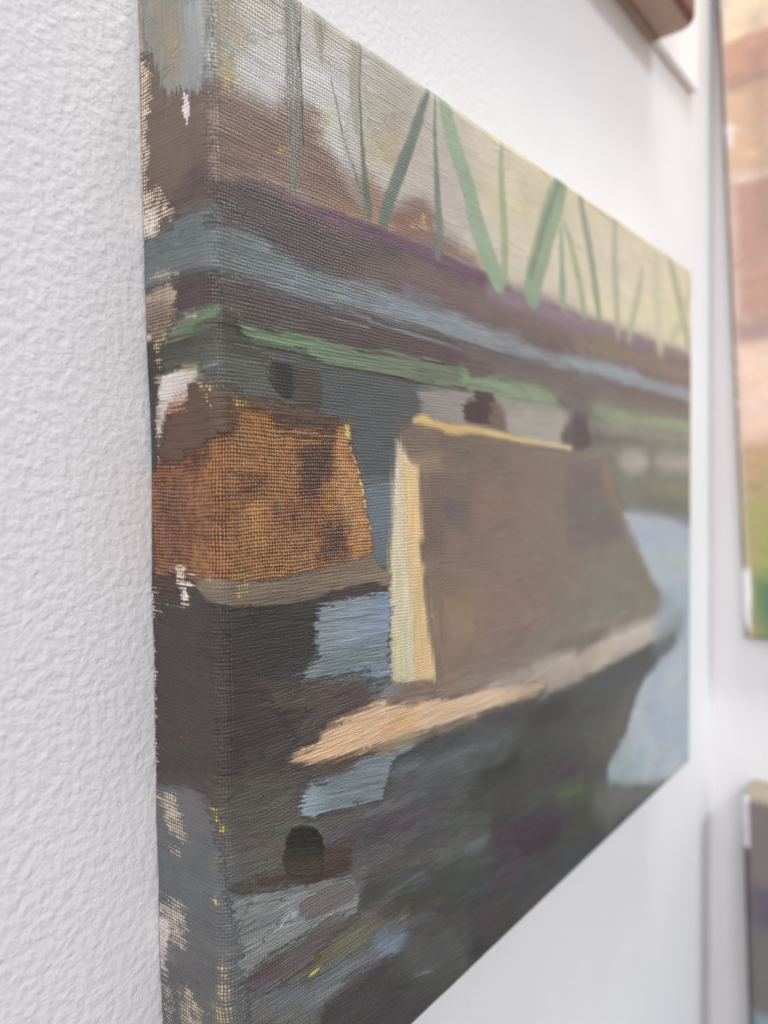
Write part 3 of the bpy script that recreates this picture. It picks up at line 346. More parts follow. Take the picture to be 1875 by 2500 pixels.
  ('p','pale_blue_stroke',(120,131,136),[24.5,174.6,27.9,175.5,35.1,175.6,41.4,175.0,50.9,175.9,64.2,177.4,61.2,177.7,55.5,177.9,53.7,179.7,51.5,183.4,49.7,186.9,39.9,185.2,30.7,183.9,26.9,183.3,25.7,184.0,24.3,183.3,20.8,180.6,20.0,178.8,22.5,177.4,23.5,175.2],{'label': 'pale blue tapering stroke under the peach one','soft': 0.7,'rough': 0.4,'streak': 0.26,'bris': 2.2,'relief': 0.4,'ang': 11.7,'h': 0.2,'ridge': 0.12,'grad': [(31.3,179.4),(22.7,179.7),(150,163,172)]}),
  ('p','brown_brush_stroke',(82,68,58),[1.5,189.3,7.7,188.7,14.5,189.9,27.6,194.2,27.2,198.6,20.7,196.5,11.9,194.1,3.6,191.5],{'label': 'umber smear trailing left from the black dab','soft': 0.8,'rough': 0.3,'streak': 0.3,'bris': 2,'ang': 21.3,'h': 0.08,'feather': 2.2}),
  ('p','black_brush_stroke',(44,41,35),[16.3,185.7,16.8,183.7,18.3,182.7,21.0,183.1,24.4,184.5,26.8,186.3,28.3,189.1,28.7,191.8,28.1,194.4,27.3,196.9,20.8,195.0,16.5,192.4,15.7,189.4,15.9,187.2],{'label': 'glossy black brown dab right of the fold','soft': 0.35,'rough': 0.25,'streak': 0.3,'bris': 2,'ang': 19.5,'h': 0.16,'gloss': 1,'feather': 0.5,'grad': [(22.4,187.6),(19.9,193.8),(80,68,58)]}),
  ('p','brown_brush_stroke',(84,66,62),[28.7,191.5,38.0,194.1,37.3,198.1,36.8,201.3,27.3,198.7],{'label': 'wine brown dab right of the black dab','soft': 0.6,'streak': 0.25,'ang': 17.4,'h': 0.1,'grad': [(32.1,193.9),(32.6,199.5),(76,60,48)]}),
  ('p','',(90,84,80),[3.4,186.9,9.4,188.4,8.5,192.3,3.7,190.8],{'soft': 1,'op': 0.5,'weave': 0.3,'th': (130,128,126)}),
  ('p','grey_brush_stroke',(134,136,134),[1.4,191.1,11.9,194.2,22.6,198.1,36.8,201.3,41.0,207.9,39.8,212.8,30.3,213.1,15.9,210.1,9.4,210.4,4.4,210.6,1.7,210.4,0.0,203.2],{'label': 'pale grey scuffed strokes below the black dab','soft': 0.8,'rough': 0.6,'streak': 0.3,'bris': 2.2,'ang': 13.4,'h': 0.12}),
  ('p','',(138,141,140),[5.2,193.3,20.2,199.0,19.7,202.5,22.9,205.3,13.8,203.1,7.4,205.2,3.3,205.6,2.7,197.8],{'soft': 2.5,'op': 0.8,'streak': 0.34,'bris': 2.6,'ang': 7.1}),
  ('p','',(164,170,172),[15.2,199.5,20.2,199.3,20.2,202.8,22.7,205.5,18.3,204.6,12.5,203.5],{'soft': 2,'op': 0.7,'streak': 0.4,'bris': 2,'ang': 5.5}),
  ('p','grey_brush_stroke',(116,111,108),[20.5,200.5,25.5,200.7,36.7,202.6,40.5,206.8,36.6,207.7,23.0,205.6,20.2,202.8],{'label': 'flat warm grey dab on the pale strokes','soft': 0.5,'rough': 0.3,'streak': 0.2,'ang': 9.2,'h': 0.14}),
  ('l','',(196,200,200),[11.6,203.5,14.3,203.4,16.0,202.5,19.7,201.9],{'w': [0.1,0.35,0.4,0.1],'soft': 0.15,'h': 0.15}),
  ('l','',(200,200,198),[23.8,208.0,27.3,208.2,31.3,208.0],{'w': [0.15,0.4,0.2],'soft': 0.15,'h': 0.15}),
  ('p','mauve_brush_stroke',(108,100,98),[3.9,211.6,5.7,208.8,11.6,208.6,20.5,209.1,31.9,209.2,39.8,211.8,39.8,213.6,30.2,213.4,29.1,215.7,22.7,216.3,13.6,216.3,7.2,214.8],{'label': 'long mauve grey diagonal stroke in the lower corner','soft': 0.8,'rough': 0.6,'streak': 0.4,'bris': 2.2,'ang': 2.6,'h': 0.1}),
  ('p','',(88,72,78),[4.8,210.6,9.8,209.7,15.9,210.4,14.9,213.0,8.0,213.3],{'soft': 2,'op': 0.7,'streak': 0.3,'ang': 2.8}),
  ('p','olive_brush_stroke',(106,104,92),[13.6,216.3,22.7,216.3,29.1,215.7,31.2,213.9,44.3,216.1,60.3,222.4,59.6,224.8,50.0,224.4,32.9,221.8,20.3,219.9],{'label': 'olive stroke with a yellow streak','soft': 1.2,'streak': 0.3,'bris': 1.8,'ang': 2.3,'h': 0.08}),
  ('l','yellow_fleck',(196,176,88),[22.8,219.1,24.5,219.0,26.6,218.7],{'w': [0.8,1.6,0.6],'label': 'bright yellow fleck on the olive stroke','soft': 0.3,'h': 0.12}),
  ('l','',(126,120,90),[26.6,218.7,32.6,218.5,40.8,219.0,39.3,220.0,44.5,219.4,50.1,219.9],{'w': [1.5,2.2,2.4,2.4,2.6,1],'soft': 1,'op': 0.5,'streak': 0.3,'weave': 0.2,'th': (170,156,90)}),
  ('p','',(170,164,110),[57.4,221.5,60.0,222.3,60.0,223.3,57.7,222.6],{'soft': 0.8,'op': 0.8}),
  ('p','blue_grey_stroke',(114,119,121),[7.2,215.4,15.7,217.3,22.6,220.0,44.1,222.1,50.1,220.8,59.9,225.0,59.5,231.9,49.9,230.2,39.2,226.5,29.9,228.3,20.0,228.6,5.0,219.9],{'label': 'blue grey stroke along the bottom','soft': 1.5,'streak': 0.32,'bris': 1.8,'ang': 7.2,'h': 0.08}),
  ('p','',(122,136,154),[46.6,221.8,55.8,223.5,60.0,225.0,59.4,229.9,54.3,231.1,45.8,227.7],{'soft': 2.5,'op': 0.85,'streak': 0.24,'ang': 5.5}),
  ('p','',(116,116,110),[3.8,219.1,5.9,214.6,10.5,216.6,13.4,221.5,26.3,228.7,26.2,233.7,3.8,220.5],{'soft': 2,'op': 0.8,'streak': 0.25,'weave': 0.2,'th': (150,146,120),'ang': 7.3}),
  ('p','dark_brush_stroke',(72,70,68),[26.8,230.5,29.8,228.6,43.9,232.5,43.1,226.3,60.3,232.3,64.8,240.3,86.4,245.4,90.3,253.8,128,275,40,290,26.3,234.4],{'label': 'dark charcoal strokes at the bottom centre','soft': 0.8,'streak': 0.22,'bris': 1.4,'ang': 9.1,'h': 0.08}),
  ('p','',(88,90,86),[60.3,228.4,85.5,235.6,90.0,245.7,90.6,254.1,76.2,249.3,60.0,240.6,54.2,232.9],{'soft': 4,'op': 0.85,'streak': 0.2,'ang': 11.2}),
  ('l','',(140,142,138),[63.3,240.6,67.2,241.6,72.0,243.4],{'w': [0.2,0.6,0.2],'soft': 0.2}),
  ('auto','',(0,0,0),[1,170,120,256],{'n': 260,'op': (0.3,0.7),'val': 0.18,'hue': 0.06,'bias': 1.2,'len': (6,18),'wid': (1.4,4)}),
  ('p','',(150,146,134),[-30,-30,0,-30,0,30,-0.3,22.9,-19.9,16.3],{'soft': 0.8,'streak': 0.1}),
  ('p','',(158,148,138),[-24.0,4.2,-19.4,4.9,-19.9,10.8,-18.2,16.3,-24.0,15.7,-24.0,11.8],{'soft': 0.5,'streak': 0.4,'ang': 88,'weave': 0.25,'th': (200,192,180)}),
  ('p','brown_brush_stroke',(116,99,89),[-24.0,15.1,-18.2,16.0,-14.8,20.8,-13.0,26.5,-6.6,27.7,-2.1,30.0,-0.7,26.8,-0.3,22.9,0.6,23.4,1.6,27.7,0.4,31.9,0.1,49.2,0.0,52.6,-7.0,53.1,-9.9,52.5,-16.7,55.8,-24.0,54.9,-24.0,31.8],{'label': 'brown patch on the upper canvas side','soft': 0.6,'rough': 0.4,'streak': 0.14,'relief': 0.8,'ang': 0,'h': 0.03}),
  ('p','',(120,106,92),[-17.6,25.3,-7.7,28.2,-7.0,39.0,-8.2,46.0,-13.2,44.7,-17.9,32.8],{'soft': 4,'op': 0.7}),
  ('p','',(86,72,72),[-9.8,47.1,-4.3,44.1,0.1,45.7,0.0,52.6,-6.5,52.0,-11.4,49.6],{'soft': 2.5,'op': 0.9,'streak': 0.2}),
  ('p','',(84,66,62),[-18.9,44.8,-10.8,48.3,-11.0,52.8,-17.6,54.4],{'soft': 3,'op': 0.8}),
  ('p','pale_grey_stroke',(150,150,142),[-19.4,4.3,0.5,11.5,0.0,21.4,-0.7,27.1,-2.3,30.0,-6.2,27.9,-12.0,26.8,-13.9,24.7,-15.3,20.1,-18.2,16.0,-20.2,10.6],{'label': 'pale grey green stroke on the top of the canvas side','soft': 0.6,'rough': 0.4,'streak': 0.14,'bris': 1.0,'relief': 0.9,'ang': 88,'h': 0.1}),
  ('p','',(152,144,122),[-16.4,6.1,-7.9,9.6,-7.9,20.5,-10.8,20.7,-14.7,15.7],{'soft': 2,'op': 0.8,'streak': 0.14,'ang': 88}),
  ('p','',(162,168,168),[-7.2,9.9,0.2,12.1,-0.6,26.4,-2.9,28.6,-7.6,26.8],{'soft': 1.5,'op': 0.85,'streak': 0.2,'ang': 86}),
  ('p','',(176,164,132),[-10.1,16.0,-7.7,15.4,-8.1,20.8,-10.3,20.8],{'soft': 0.8,'op': 0.6}),
  ('p','white_drip',(196,186,178),[-7.1,27.4,-5.2,29.4,-5.0,33.4,-6.2,35.4,-7.0,31.9],{'label': 'small white paint drip on the canvas side','soft': 0.4,'op': 0.55,'weave': 0.62,'th': (236,230,224)}),
  ('p','',(112,92,82),[-24.0,16.5,-17.3,18.4,-17.6,26.8,-19.1,35.5,-19.3,43.2,-15.7,44.1,-11.8,49.0,-9.4,50.7,-11.5,52.0,-15.5,52.3,-16.7,55.8,-24.0,54.9,-24.0,34.9],{'soft': 0.8,'op': 0.6,'weave': 0.37,'th': (230,216,196),'relief': 1.6}),
  ('p','',(140,118,104),[-24.0,16.5,-19.9,17.5,-20.0,32.2,-21.0,44.4,-16.4,50.4,-16.7,56.4,-24.0,55.5],{'soft': 0.8,'op': 0.7,'weave': 0.5,'th': (232,220,200),'relief': 1.4}),
  ('p','',(206,192,172),[-24.0,48.6,-17.5,49.8,-16.6,54.6,-18.3,56.1,-24.0,55.5,-18.2,54.9,-24.0,54.9],{'soft': 0.8,'op': 0.85,'weave': 0.6,'th': (232,222,206),'relief': 1.4}),
  ('p','',(206,192,176),[-24.0,25.6,-24.0,25.6,-24.0,48.6,-24.0,48.6],{'soft': 0.4,'op': 0.8,'weave': 0.4,'th': (226,214,200)}),
  ('p','pale_blue_stroke',(117,126,126),[-24.0,55.2,-16.6,54.9,-11.0,54.0,-8.5,52.5,-6.1,52.0,-2.8,52.2,0.0,52.5,-0.1,55.6,5.4,54.7,10.9,54.6,14.4,55.2,15.0,57.0,19.3,57.6,28.5,58.5,47.2,58.2,60.6,58.3,88.8,58.9,123.9,61.3,156.6,62.1,158.4,61.2,199.2,60.3,251.1,61.6,303.3,61.0,345,92,345,98,303.3,67.8,251.1,67.0,199.2,66.1,158.4,65.4,156.6,66.9,123.9,66.6,96.6,66.4,66.9,65.2,48.4,65.2,47.1,64.6,28.3,65.5,14.8,65.7,10.7,64.9,6.7,64.5,-0.2,64.5,-8.9,64.0,-10.4,64.5,-13.9,64.6,-24.0,65.4],{'label': 'long pale blue stroke wrapping the fold along the bridge','soft': 0.9,'rough': 0.5,'streak': 0.24,'bris': 1.2,'relief': 1.0,'ang': 0,'h': 0.09,'dry': 0.15,'grad': [(3.0,59.7),(88.5,64.0),(142,148,152)]}),
  ('p','',(140,152,162),[17.0,60.6,47.1,60.0,60.6,59.4,88.5,60.3,88.5,63.3,60.3,64.0,47.1,63.1,14.8,63.9],{'soft': 2,'op': 0.6,'streak': 0.3,'ang': 0}),
  ('p','',(150,160,166),[154.8,63.1,199.2,60.7,225.3,61.6,215.1,64.6,171.0,65.7],{'soft': 3,'op': 0.8}),
  ('p','',(104,117,117),[-24.0,55.5,-8.5,54.3,-0.6,54.4,-0.7,59.1,-13.7,60.1,-24.0,60.6],{'soft': 2,'op': 0.6,'streak': 0.2,'ang': 9.3}),
  ('p','',(116,122,118),[-0.1,58.8,3.8,57.7,7.6,59.5,5.2,62.8,0.3,64.2],{'soft': 2,'op': 0.7,'weave': 0.15,'th': (150,146,120)}),
  ('p','',(146,164,172),[5.3,57.4,14.4,55.3,15.0,56.7,10.8,57.9],{'soft': 1,'op': 0.5,'streak': 0.4,'ang': 0}),
  ('p','',(130,128,112),[-16.9,61.3,-9.3,62.1,-9.9,64.2,-19.1,63.7],{'soft': 1,'op': 0.7,'weave': 0.45,'th': (204,192,150)}),
  ('p','bare_canvas_patch',(128,112,102),[-24.0,65.5,-11.4,65.1,-11.0,70.9,-14.3,74.7,-19.5,75.3,-24.0,70.6],{'label': 'thinly painted bare canvas patch on the side','soft': 0.5,'rough': 0.4,'weave': 0.58,'th': (188,172,152),'relief': 1.8}),
  ('p','',(164,148,130),[-24.0,65.8,-11.9,65.5,-11.8,68.4,-24.0,67.5],{'soft': 1.2,'op': 0.8,'weave': 0.6,'th': (190,174,154),'relief': 1.5}),
  ('p','plum_brush_stroke',(84,70,72),[-10.9,64.3,-3.2,65.1,0.9,64.8,0.8,71.8,-2.4,72.0,-7.7,72.0,-10.9,72.4],{'label': 'plum grey stroke wrapping the fold below the blue one','soft': 0.7,'rough': 0.4,'streak': 0.12,'relief': 1.0,'weave': 0.14,'th': (108,92,90),'h': 0.04}),
  ('p','',(100,82,78),[-20.4,68.8,-10.1,71.1,-12.2,74.1,-14.9,77.1,-20.1,75.1],{'soft': 1.5,'op': 0.8,'weave': 0.42,'th': (168,148,132),'relief': 1.7}),
  ('p','',(214,204,196),[-24.0,74.1,-19.5,74.4,-19.8,75.6,-24.0,76.0],{'soft': 0.4,'op': 0.9}),
  ('p','',(150,130,80),[2.7,70.9,6.1,71.8,6.5,72.3,3.4,71.4],{'soft': 0.4,'op': 0.6,'weave': 0.35,'th': (226,200,90)}),
  ('p','olive_brush_stroke',(76,72,64),[-14.9,77.4,-11.7,74.1,-7.7,72.9,-2.4,72.0,1.1,71.4,5.7,74.4,6.4,76.6,10.3,78.1,14.5,80.4,1.1,82.3,-3.8,83.8,-7.6,83.1,-16.2,83.1,-16.3,78.7],{'label': 'dark olive stroke around the fold','soft': 0.7,'rough': 0.4,'streak': 0.24,'bris': 1.4,'ang': 0,'h': 0.06}),
  ('p','green_brush_stroke',(110,130,104),[-14.9,77.4,-11.7,74.1,-7.7,72.9,-2.4,72.0,0.8,71.8,1.5,73.2,-1.8,75.4,-9.3,76.8,-11.3,77.2],{'label': 'sage green dab on the fold of the canvas side','soft': 0.8,'rough': 0.5,'streak': 0.2,'bris': 1.2,'ang': -2.8,'h': 0.1}),
  ('p','',(92,100,84),[-16.3,81.0,-9.4,80.2,-3.7,80.2,-3.8,83.5,-7.6,83.2,-16.2,83.1],{'soft': 2,'op': 0.8,'streak': 0.2}),
  ('p','',(98,101,92),[-3.6,77.4,0.7,77.1,6.3,78.7,13.6,80.5,13.5,83.7,6.1,87.1,2.3,87.1,-2.0,84.9,-3.8,83.5],{'soft': 3,'op': 0.8,'streak': 0.2,'ang': 0}),
  ('l','',(150,162,162),[-3.8,83.4,-1.3,83.2,0.5,82.8],{'w': [0.2,0.5,0.2],'soft': 0.2,'h': 0.1}),
  ('p','',(226,214,204),[-8.2,72.0,-4.3,72.4,-4.4,73.0,-7.7,72.9],{'soft': 0.3,'op': 0.9}),
  ('l','',(196,182,164),[-7.7,72.9,-10.7,73.9,-13.8,76.0,-14.9,77.4],{'w': [0.3,0.4,0.4,0.2],'soft': 0.2,'op': 0.7}),
  ('p','',(70,64,58),[-24.0,76.3,-16.4,75.7,-15.9,82.9,-17.3,86.5,-19.6,92.5,-19.8,99.3,-20.1,103.5,-24.0,103.8,-24.0,93.6],{'soft': 0.4,'rough': 0.3,'streak': 0.2,'h': 0.03}),
  ('p','',(70,74,76),[-24.0,86.1,-19.7,86.2,-19.8,99.3,-20.1,103.5,-24.0,103.8,-24.0,90.3],{'soft': 0.3,'op': 0.9}),
  ('p','',(86,78,66),[-18.7,75.4,-16.3,75.4,-16.6,82.8,-17.7,82.3,-18.6,78.6],{'soft': 0.6,'op': 0.6,'weave': 0.42,'th': (190,176,136)}),
  ('p','white_ground_patch',(222,214,208),[-16.1,83.7,-12.1,83.2,-7.6,83.1,-4.7,83.1,-4.0,84.1,-4.8,85.2,-7.7,85.9,-7.8,88.2,-8.8,89.8,-14.8,89.7,-16.5,91.9,-18.1,94.3,-17.7,95.7,-19.5,95.8,-19.5,93.6,-17.8,86.4],{'label': 'bare white primer patch on the canvas side','soft': 0.3,'rough': 0.4,'relief': 1.2,'weave': 0.2,'th': (236,230,226),'h': 0}),
  ('p','',(218,206,164),[-8.6,83.2,-4.7,83.1,-4.0,84.1,-4.8,85.2,-7.7,85.5],{'soft': 0.7,'op': 0.85}),
  ('p','',(140,90,66),[-14.8,89.5,-8.2,87.9,-7.8,89.7,-14.9,92.2,-18.7,96.1,-19.0,96.9,-19.2,95.2],{'soft': 0.6,'op': 0.85,'weave': 0.5,'th': (196,150,120),'relief': 1.6}),
  ('p','',(150,104,80),[-19.5,95.2,-16.6,95.7,-18.3,99.4,-19.2,100.9],{'soft': 0.6,'op': 0.8,'weave': 0.35,'th': (222,200,180),'relief': 1.5}),
  ('p','',(88,66,56),[-24.0,126.9,-9.0,126.0,-9.6,128.8,-20.9,130.5],{'soft': 1.5,'op': 0.9,'weave': 0.25,'th': (150,110,84),'relief': 1.4}),
  ('p','',(110,92,80),[-12.3,126.6,-9.6,126.7,-7.1,126.3,-7.6,127.8,-9.1,127.9,-9.5,132.6,-10.7,131.1,-10.1,127.9],{'soft': 0.5,'op': 0.6,'weave': 0.62,'th': (236,224,210)}),
  ('p','',(130,100,80),[-12.0,124.0,-10.5,124.0,-10.5,125.8,-11.8,125.7],{'soft': 0.5,'op': 0.6,'weave': 0.6,'th': (232,216,196)}),
  ('p','',(76,68,62),[-19.6,132.9,-9.7,131.7,-9.3,133.6,-19.7,133.9],{'soft': 0.5,'op': 0.5,'weave': 0.3,'th': (206,196,176)}),
  ('p','',(110,98,92),[-24.0,130.2,-20.6,130.2,-21.0,143.7,-21.1,172.5,-24.0,172.5],{'soft': 0.3,'op': 0.5,'weave': 0.45,'th': (226,216,210)}),
  ('p','grey_side_stroke',(106,108,108),[-24.0,172.8,-16.3,171.4,-12.6,170.4,-9.0,169.6,-5.7,169.9,-4.8,172.2,-2.1,175.5,-0.2,183.1,0.8,190.9,2.7,197.8,3.3,205.9,4.7,212.1,5.3,222.0,-30,290,-24.0,194.2],{'label': 'long cool grey stroke down the lower canvas side','soft': 0.5,'rough': 0.3,'streak': 0.12,'relief': 1.0,'ang': 0,'h': 0.1,'bris': 1}),
  ('p','',(116,110,112),[-20.6,172.9,-9.0,169.6,-5.7,170.2,-4.9,176.2,-12.9,178.5,-20.7,177.3],{'soft': 3,'op': 0.7,'streak': 0.15}),
  ('p','',(100,110,112),[-21.2,188.2,0.4,182.8,0.8,190.9,-21.0,197.5],{'soft': 6,'op': 0.8,'streak': 0.1}),
  ('p','',(96,94,94),[-20.5,213.1,-6.8,208.5,-4.3,218.8,-21.0,228.4],{'soft': 6,'op': 0.7}),
  ('p','',(116,112,106),[-21.2,174.7,-14.2,172.6,-12.8,175.2,-11.3,179.2,-11.0,181.8,-16.6,182.7,-19.2,180.1],{'soft': 1.2,'op': 0.7,'weave': 0.46,'th': (206,194,172),'relief': 1.5}),
  ('p','',(112,110,104),[-17.8,184.3,-12.5,182.8,-13.1,185.8,-16.8,187.3],{'soft': 0.8,'op': 0.7,'weave': 0.35,'th': (206,194,166),'relief': 1.5}),
  ('p','',(112,110,108),[-24.0,198.3,-14.5,195.9,-11.5,197.5,-11.7,205.6,-17.6,207.0,-20.1,203.8],{'soft': 1.5,'op': 0.7,'weave': 0.44,'th': (206,196,180),'relief': 1.5}),
  ('p','white_ground_patch',(212,202,198),[-24.0,202.6,-18.4,201.6,-17.5,204.9,-19.2,207.9,-19.4,213.6,-21.0,213.6],{'label': 'bare white primer sliver low on the canvas side','soft': 0.5,'rough': 0.5,'relief': 1.2,'weave': 0.2,'th': (226,218,214)}),
  ('p','',(140,132,122),[-15.5,215.4,-11.6,213.7,-6.6,216.7,-6.8,221.2,-15.5,225.3],{'soft': 1,'op': 0.8,'weave': 0.35,'th': (216,202,178),'relief': 1.5}),
  ('p','',(108,104,102),[-20.9,216.0,-17.4,216.1,-16.6,224.4,-20.9,226.3],{'soft': 1,'op': 0.6,'weave': 0.35,'th': (190,182,174)}),
  ('p','',(120,108,76),[-3.3,172.2,-0.7,171.9,-0.6,173.1,-1.3,175.3,-2.0,173.8],{'soft': 0.4,'op': 0.6,'weave': 0.35,'th': (222,200,90)}),
  ('p','',(120,110,76),[-1.6,173.8,-0.6,174.3,0.5,176.5,-0.1,177.7,-1.0,176.5],{'soft': 0.4,'op': 0.6,'weave': 0.35,'th': (224,204,80)}),
  ('p','',(138,132,104),[-3.1,183.3,-0.7,183.1,-0.9,185.2,-2.8,185.7],{'soft': 1,'op': 0.7}),
  ('p','yellow_fleck',(200,180,100),[-2.7,190.2,-1.3,189.9,-1.0,192.4,-1.9,192.9,-2.5,191.8],{'label': 'ochre yellow fleck on the lower fold','soft': 0.5,'op': 0.8,'weave': 0.5,'th': (232,212,120)}),
  ('p','',(140,132,104),[-1.2,202.6,0.5,202.8,0.5,206.4,0.3,212.5,-1.6,212.7,-1.5,206.4],{'soft': 0.8,'op': 0.8,'weave': 0.35,'th': (204,186,136)}),
  ('p','',(128,124,104),[-3.6,213.4,1.0,212.1,0.9,219.0,-4.4,220.2],{'soft': 1.5,'op': 0.8,'weave': 0.34,'th': (196,178,126)}),
  ('p','',(190,176,110),[-0.1,21.4,0.4,21.7,0.6,22.8,0.0,23.7],{'soft': 0.4,'op': 0.8,'weave': 0.35,'th': (222,200,120)}),
  ('p','',(160,136,80),[2.0,26.2,5.3,26.4,5.3,27.4,3.4,27.9],{'soft': 0.5,'op': 0.7,'weave': 0.35,'th': (224,196,80)}),
  ('p','',(214,188,118),[37.6,92.1,39.2,93.0,39.4,96.1,38.0,95.8],{'soft': 0.3,'op': 0.9}),
  ('l','',(218,196,120),[39.3,97.6,41.9,102.9,43.0,105.7,44.0,109.0,44.8,111.3],{'w': [0.3,0.6,0.7,0.9,0.4],'soft': 0.2,'dry': 0.7}),
  ('l','',(216,196,128),[43.3,108.7,44.4,111.0,45.5,114.6,46.8,118.3],{'w': [1.0,0.7,0.3,0.8],'soft': 0.2,'dry': 0.7}),
  ('auto','',(0,0,0),[-21,-5,0,256],{'n': 240,'op': (0.2,0.5),'val': 0.1,'hue': 0.03,'len': (4,12)}),
  ('auto','',(0,0,0),[0,-8,305,70],{'n': 330,'op': (0.25,0.6),'val': 0.07,'hue': 0.025,'bias': 1.5,'len': (6,20),'wid': (1.2,4)}),
  ('l','truss_stroke',(136,138,130),[21.9,-0.2,22.1,11.4,22.5,23.8,22.6,33.4,22.7,39.7,22.5,43.6],{'label': 'wide grey green upright truss stroke,leftmost','soft': 0.5,'streak': 0.26,'bris': 1.2,'ang': 88,'h': 0.04,'op': 0.85,'dry': 0.3,'relief': 0.8,'w': [5.29,4.96,4.67,4.76,4.15,1.85]}),
  ('l','',(74,92,82),[25.5,-0.6,24.4,10.5,24.7,18.6,25.1,24.9,25.0,31.9],{'soft': 0.25,'h': 0.1,'w': [0.09,0.53,0.36,0.47,0.24]}),
  ('l','truss_stroke',(145,144,129),[29.7,-0.2,31.0,1.6,30.9,7.6,31.6,11.2],{'label': 'short faded khaki stroke by the top edge','soft': 1,'op': 0.8,'streak': 0.2,'ang': 88,'w': [1.92,3.92,1.92,0.5]}),
  ('l','truss_stroke',(97,101,97),[34.3,13.5,36.7,19.9,39.1,26.5,42.3,31.6,44.8,36.9],{'label': 'hair thin dark diagonal truss line','soft': 0.25,'op': 0.85,'w': [0.2,0.37,0.37,0.41,0.26]}),
  ('l','',(154,152,130),[43.2,3.4,42.7,12.0,42.9,18.9,43.1,22.9],{'soft': 1,'op': 0.7,'streak': 0.2,'ang': 88,'w': [3.46,3.25,2.66,1.12]}),
  ('l','truss_stroke',(95,114,103),[45.1,-0.2,44.6,11.2,44.9,18.1,45.7,28.3,46.5,35.2,47.3,39.3,48.0,41.7],{'label': 'thin dark green upright ending at the purple line','soft': 0.4,'streak': 0.2,'ang': 85,'h': 0.07,'op': 0.9,'w': [0.28,0.59,0.81,1.71,2.7,3.12,0.89]}),
  ('l','',(136,140,132),[38.2,25.3,41.8,31.8,44.4,37.9,46.7,41.2],{'soft': 2,'op': 0.6,'streak': 0.2,'w': [0.5,1.64,2.23,2.23]}),
  ('l','truss_stroke',(99,120,106),[74.4,-0.3,71.1,5.4,67.8,12.0,64.2,19.3,60.9,25.3,57.6,31.9,55.3,36.7,53.2,41.8],{'label': 'dark green left leg of the tall A shaped truss','soft': 0.5,'streak': 0.14,'bris': 0.8,'ang': 117.8,'h': 0.08,'op': 0.9,'w': [0.97,2.44,3.36,3.71,4.02,4.16,4.27,2.9]}),
  ('l','truss_stroke',(114,128,116),[76.5,-0.2,75.9,10.8,76.8,22.3,77.4,32.2,78.0,38.1,77.1,44.4],{'label': 'slim grey green upright inside the A shaped truss','soft': 0.5,'h': 0.06,'streak': 0.1,'op': 0.9,'w': [0.41,1.5,2.44,3.63,3.93,3.0]}),
  ('l','truss_stroke',(145,169,140),[75.3,-0.3,80.4,-0.2,81.9,4.5,85.5,11.4,89.7,16.8,93.6,22.3,96.9,29.1,100.8,34.6,104.7,39.4,109.8,44.7],{'label': 'broad bright green right leg of the A shaped truss','soft': 0.6,'h': 0.1,'streak': 0.08,'op': 0.9,'w': [1.5,6.26,6.32,6.86,7.17,7.73,8.3,8.57,8.84,8.21]}),
  ('l','truss_stroke',(154,171,131),[112.2,1.9,111.9,9.3,112.5,18.1,113.4,27.0,114.0,36.0,114.3,43.3],{'label': 'short yellow green upright right of the A truss','soft': 0.8,'h': 0.06,'op': 0.9,'w': [0.95,2.52,3.69,4.28,4.6,3.38]}),
  ('l','truss_stroke',(141,161,134),[156.0,-0.2,149.7,9.1,144.0,18.7,138.6,29.1,134.7,36.7,132.0,44.1,133.5,42.1],{'label': 'broad green diagonal leaning left,second truss','soft': 1.0,'h': 0.08,'op': 0.9,'w': [7.15,11.79,11.85,11.61,11.61,11.04,9.26]}),
  ('l','',(96,122,100),[154.2,-0.3,143.1,15.9,136.5,28.5,131.1,38.5],{'soft': 1.5,'op': 0.7,'w': [2.63,2.25,2.06,2.25]}),
  ('l','truss_stroke',(140,161,131),[153.9,18.0,154.5,29.8,155.1,38.1,154.8,43.8],{'label': 'small green upright under the second truss','soft': 1.2,'h': 0.05,'op': 0.9,'w': [2.44,3.99,5.71,4.56]}),
  ('l','truss_stroke',(153,169,131),[156.6,15.3,162.3,21.7,167.1,29.8,171.0,37.2,173.1,45.0],{'label': 'pale green diagonal right of the small upright','soft': 1.2,'h': 0.05,'op': 0.9,'w': [2.44,3.57,4.43,4.73,3.78]}),
  ('l','truss_stroke',(134,148,124),[169.8,-0.2,171.0,4.0,176.4,15.1,180.6,24.1,184.5,34.6,188.1,44.8],{'label': 'grey green diagonal meeting the top edge','soft': 1.5,'h': 0.05,'op': 0.9,'w': [2.57,4.21,5.54,5.83,5.83,3.99]}),
  ('l','truss_stroke',(166,169,147),[204.0,-0.2,203.1,13.3,204.0,28.0,206.1,46.2],{'label': 'faint khaki upright in the far truss','soft': 2,'op': 0.9,'w': [3.82,5.93,6.16,5.02]}),
  ('l','truss_stroke',(170,173,147),[233.1,16.6,228.6,27.6,221.7,39.6,218.4,46.2],{'label': 'faint khaki diagonal in the far truss','soft': 2,'op': 0.9,'w': [4.4,5.14,5.45,4.31]}),
  ('l','truss_stroke',(194,190,161),[250.5,-0.2,250.8,15.6,253.8,31.8,256.8,44.8],{'label': 'barely visible straw upright in the far truss','soft': 3,'op': 0.9,'w': [3.08,7.85,9.92,8.08]}),
  ('l','truss_stroke',(164,168,135),[267.6,-0.2,277.8,11.5,287.7,24.0,298.5,37.0,303.3,42.3],{'label': 'olive diagonal close to the right edge','soft': 2,'op': 0.9,'w': [2.81,6.98,8.66,8.31,3.43]}),
  ('l','truss_stroke',(179,181,150),[303.3,7.9,293.4,21.6,284.4,31.0,273.6,39.0],{'label': 'faint straw diagonal touching the right edge','soft': 3,'op': 0.9,'w': [2.34,5.95,6.51,4.31]}),
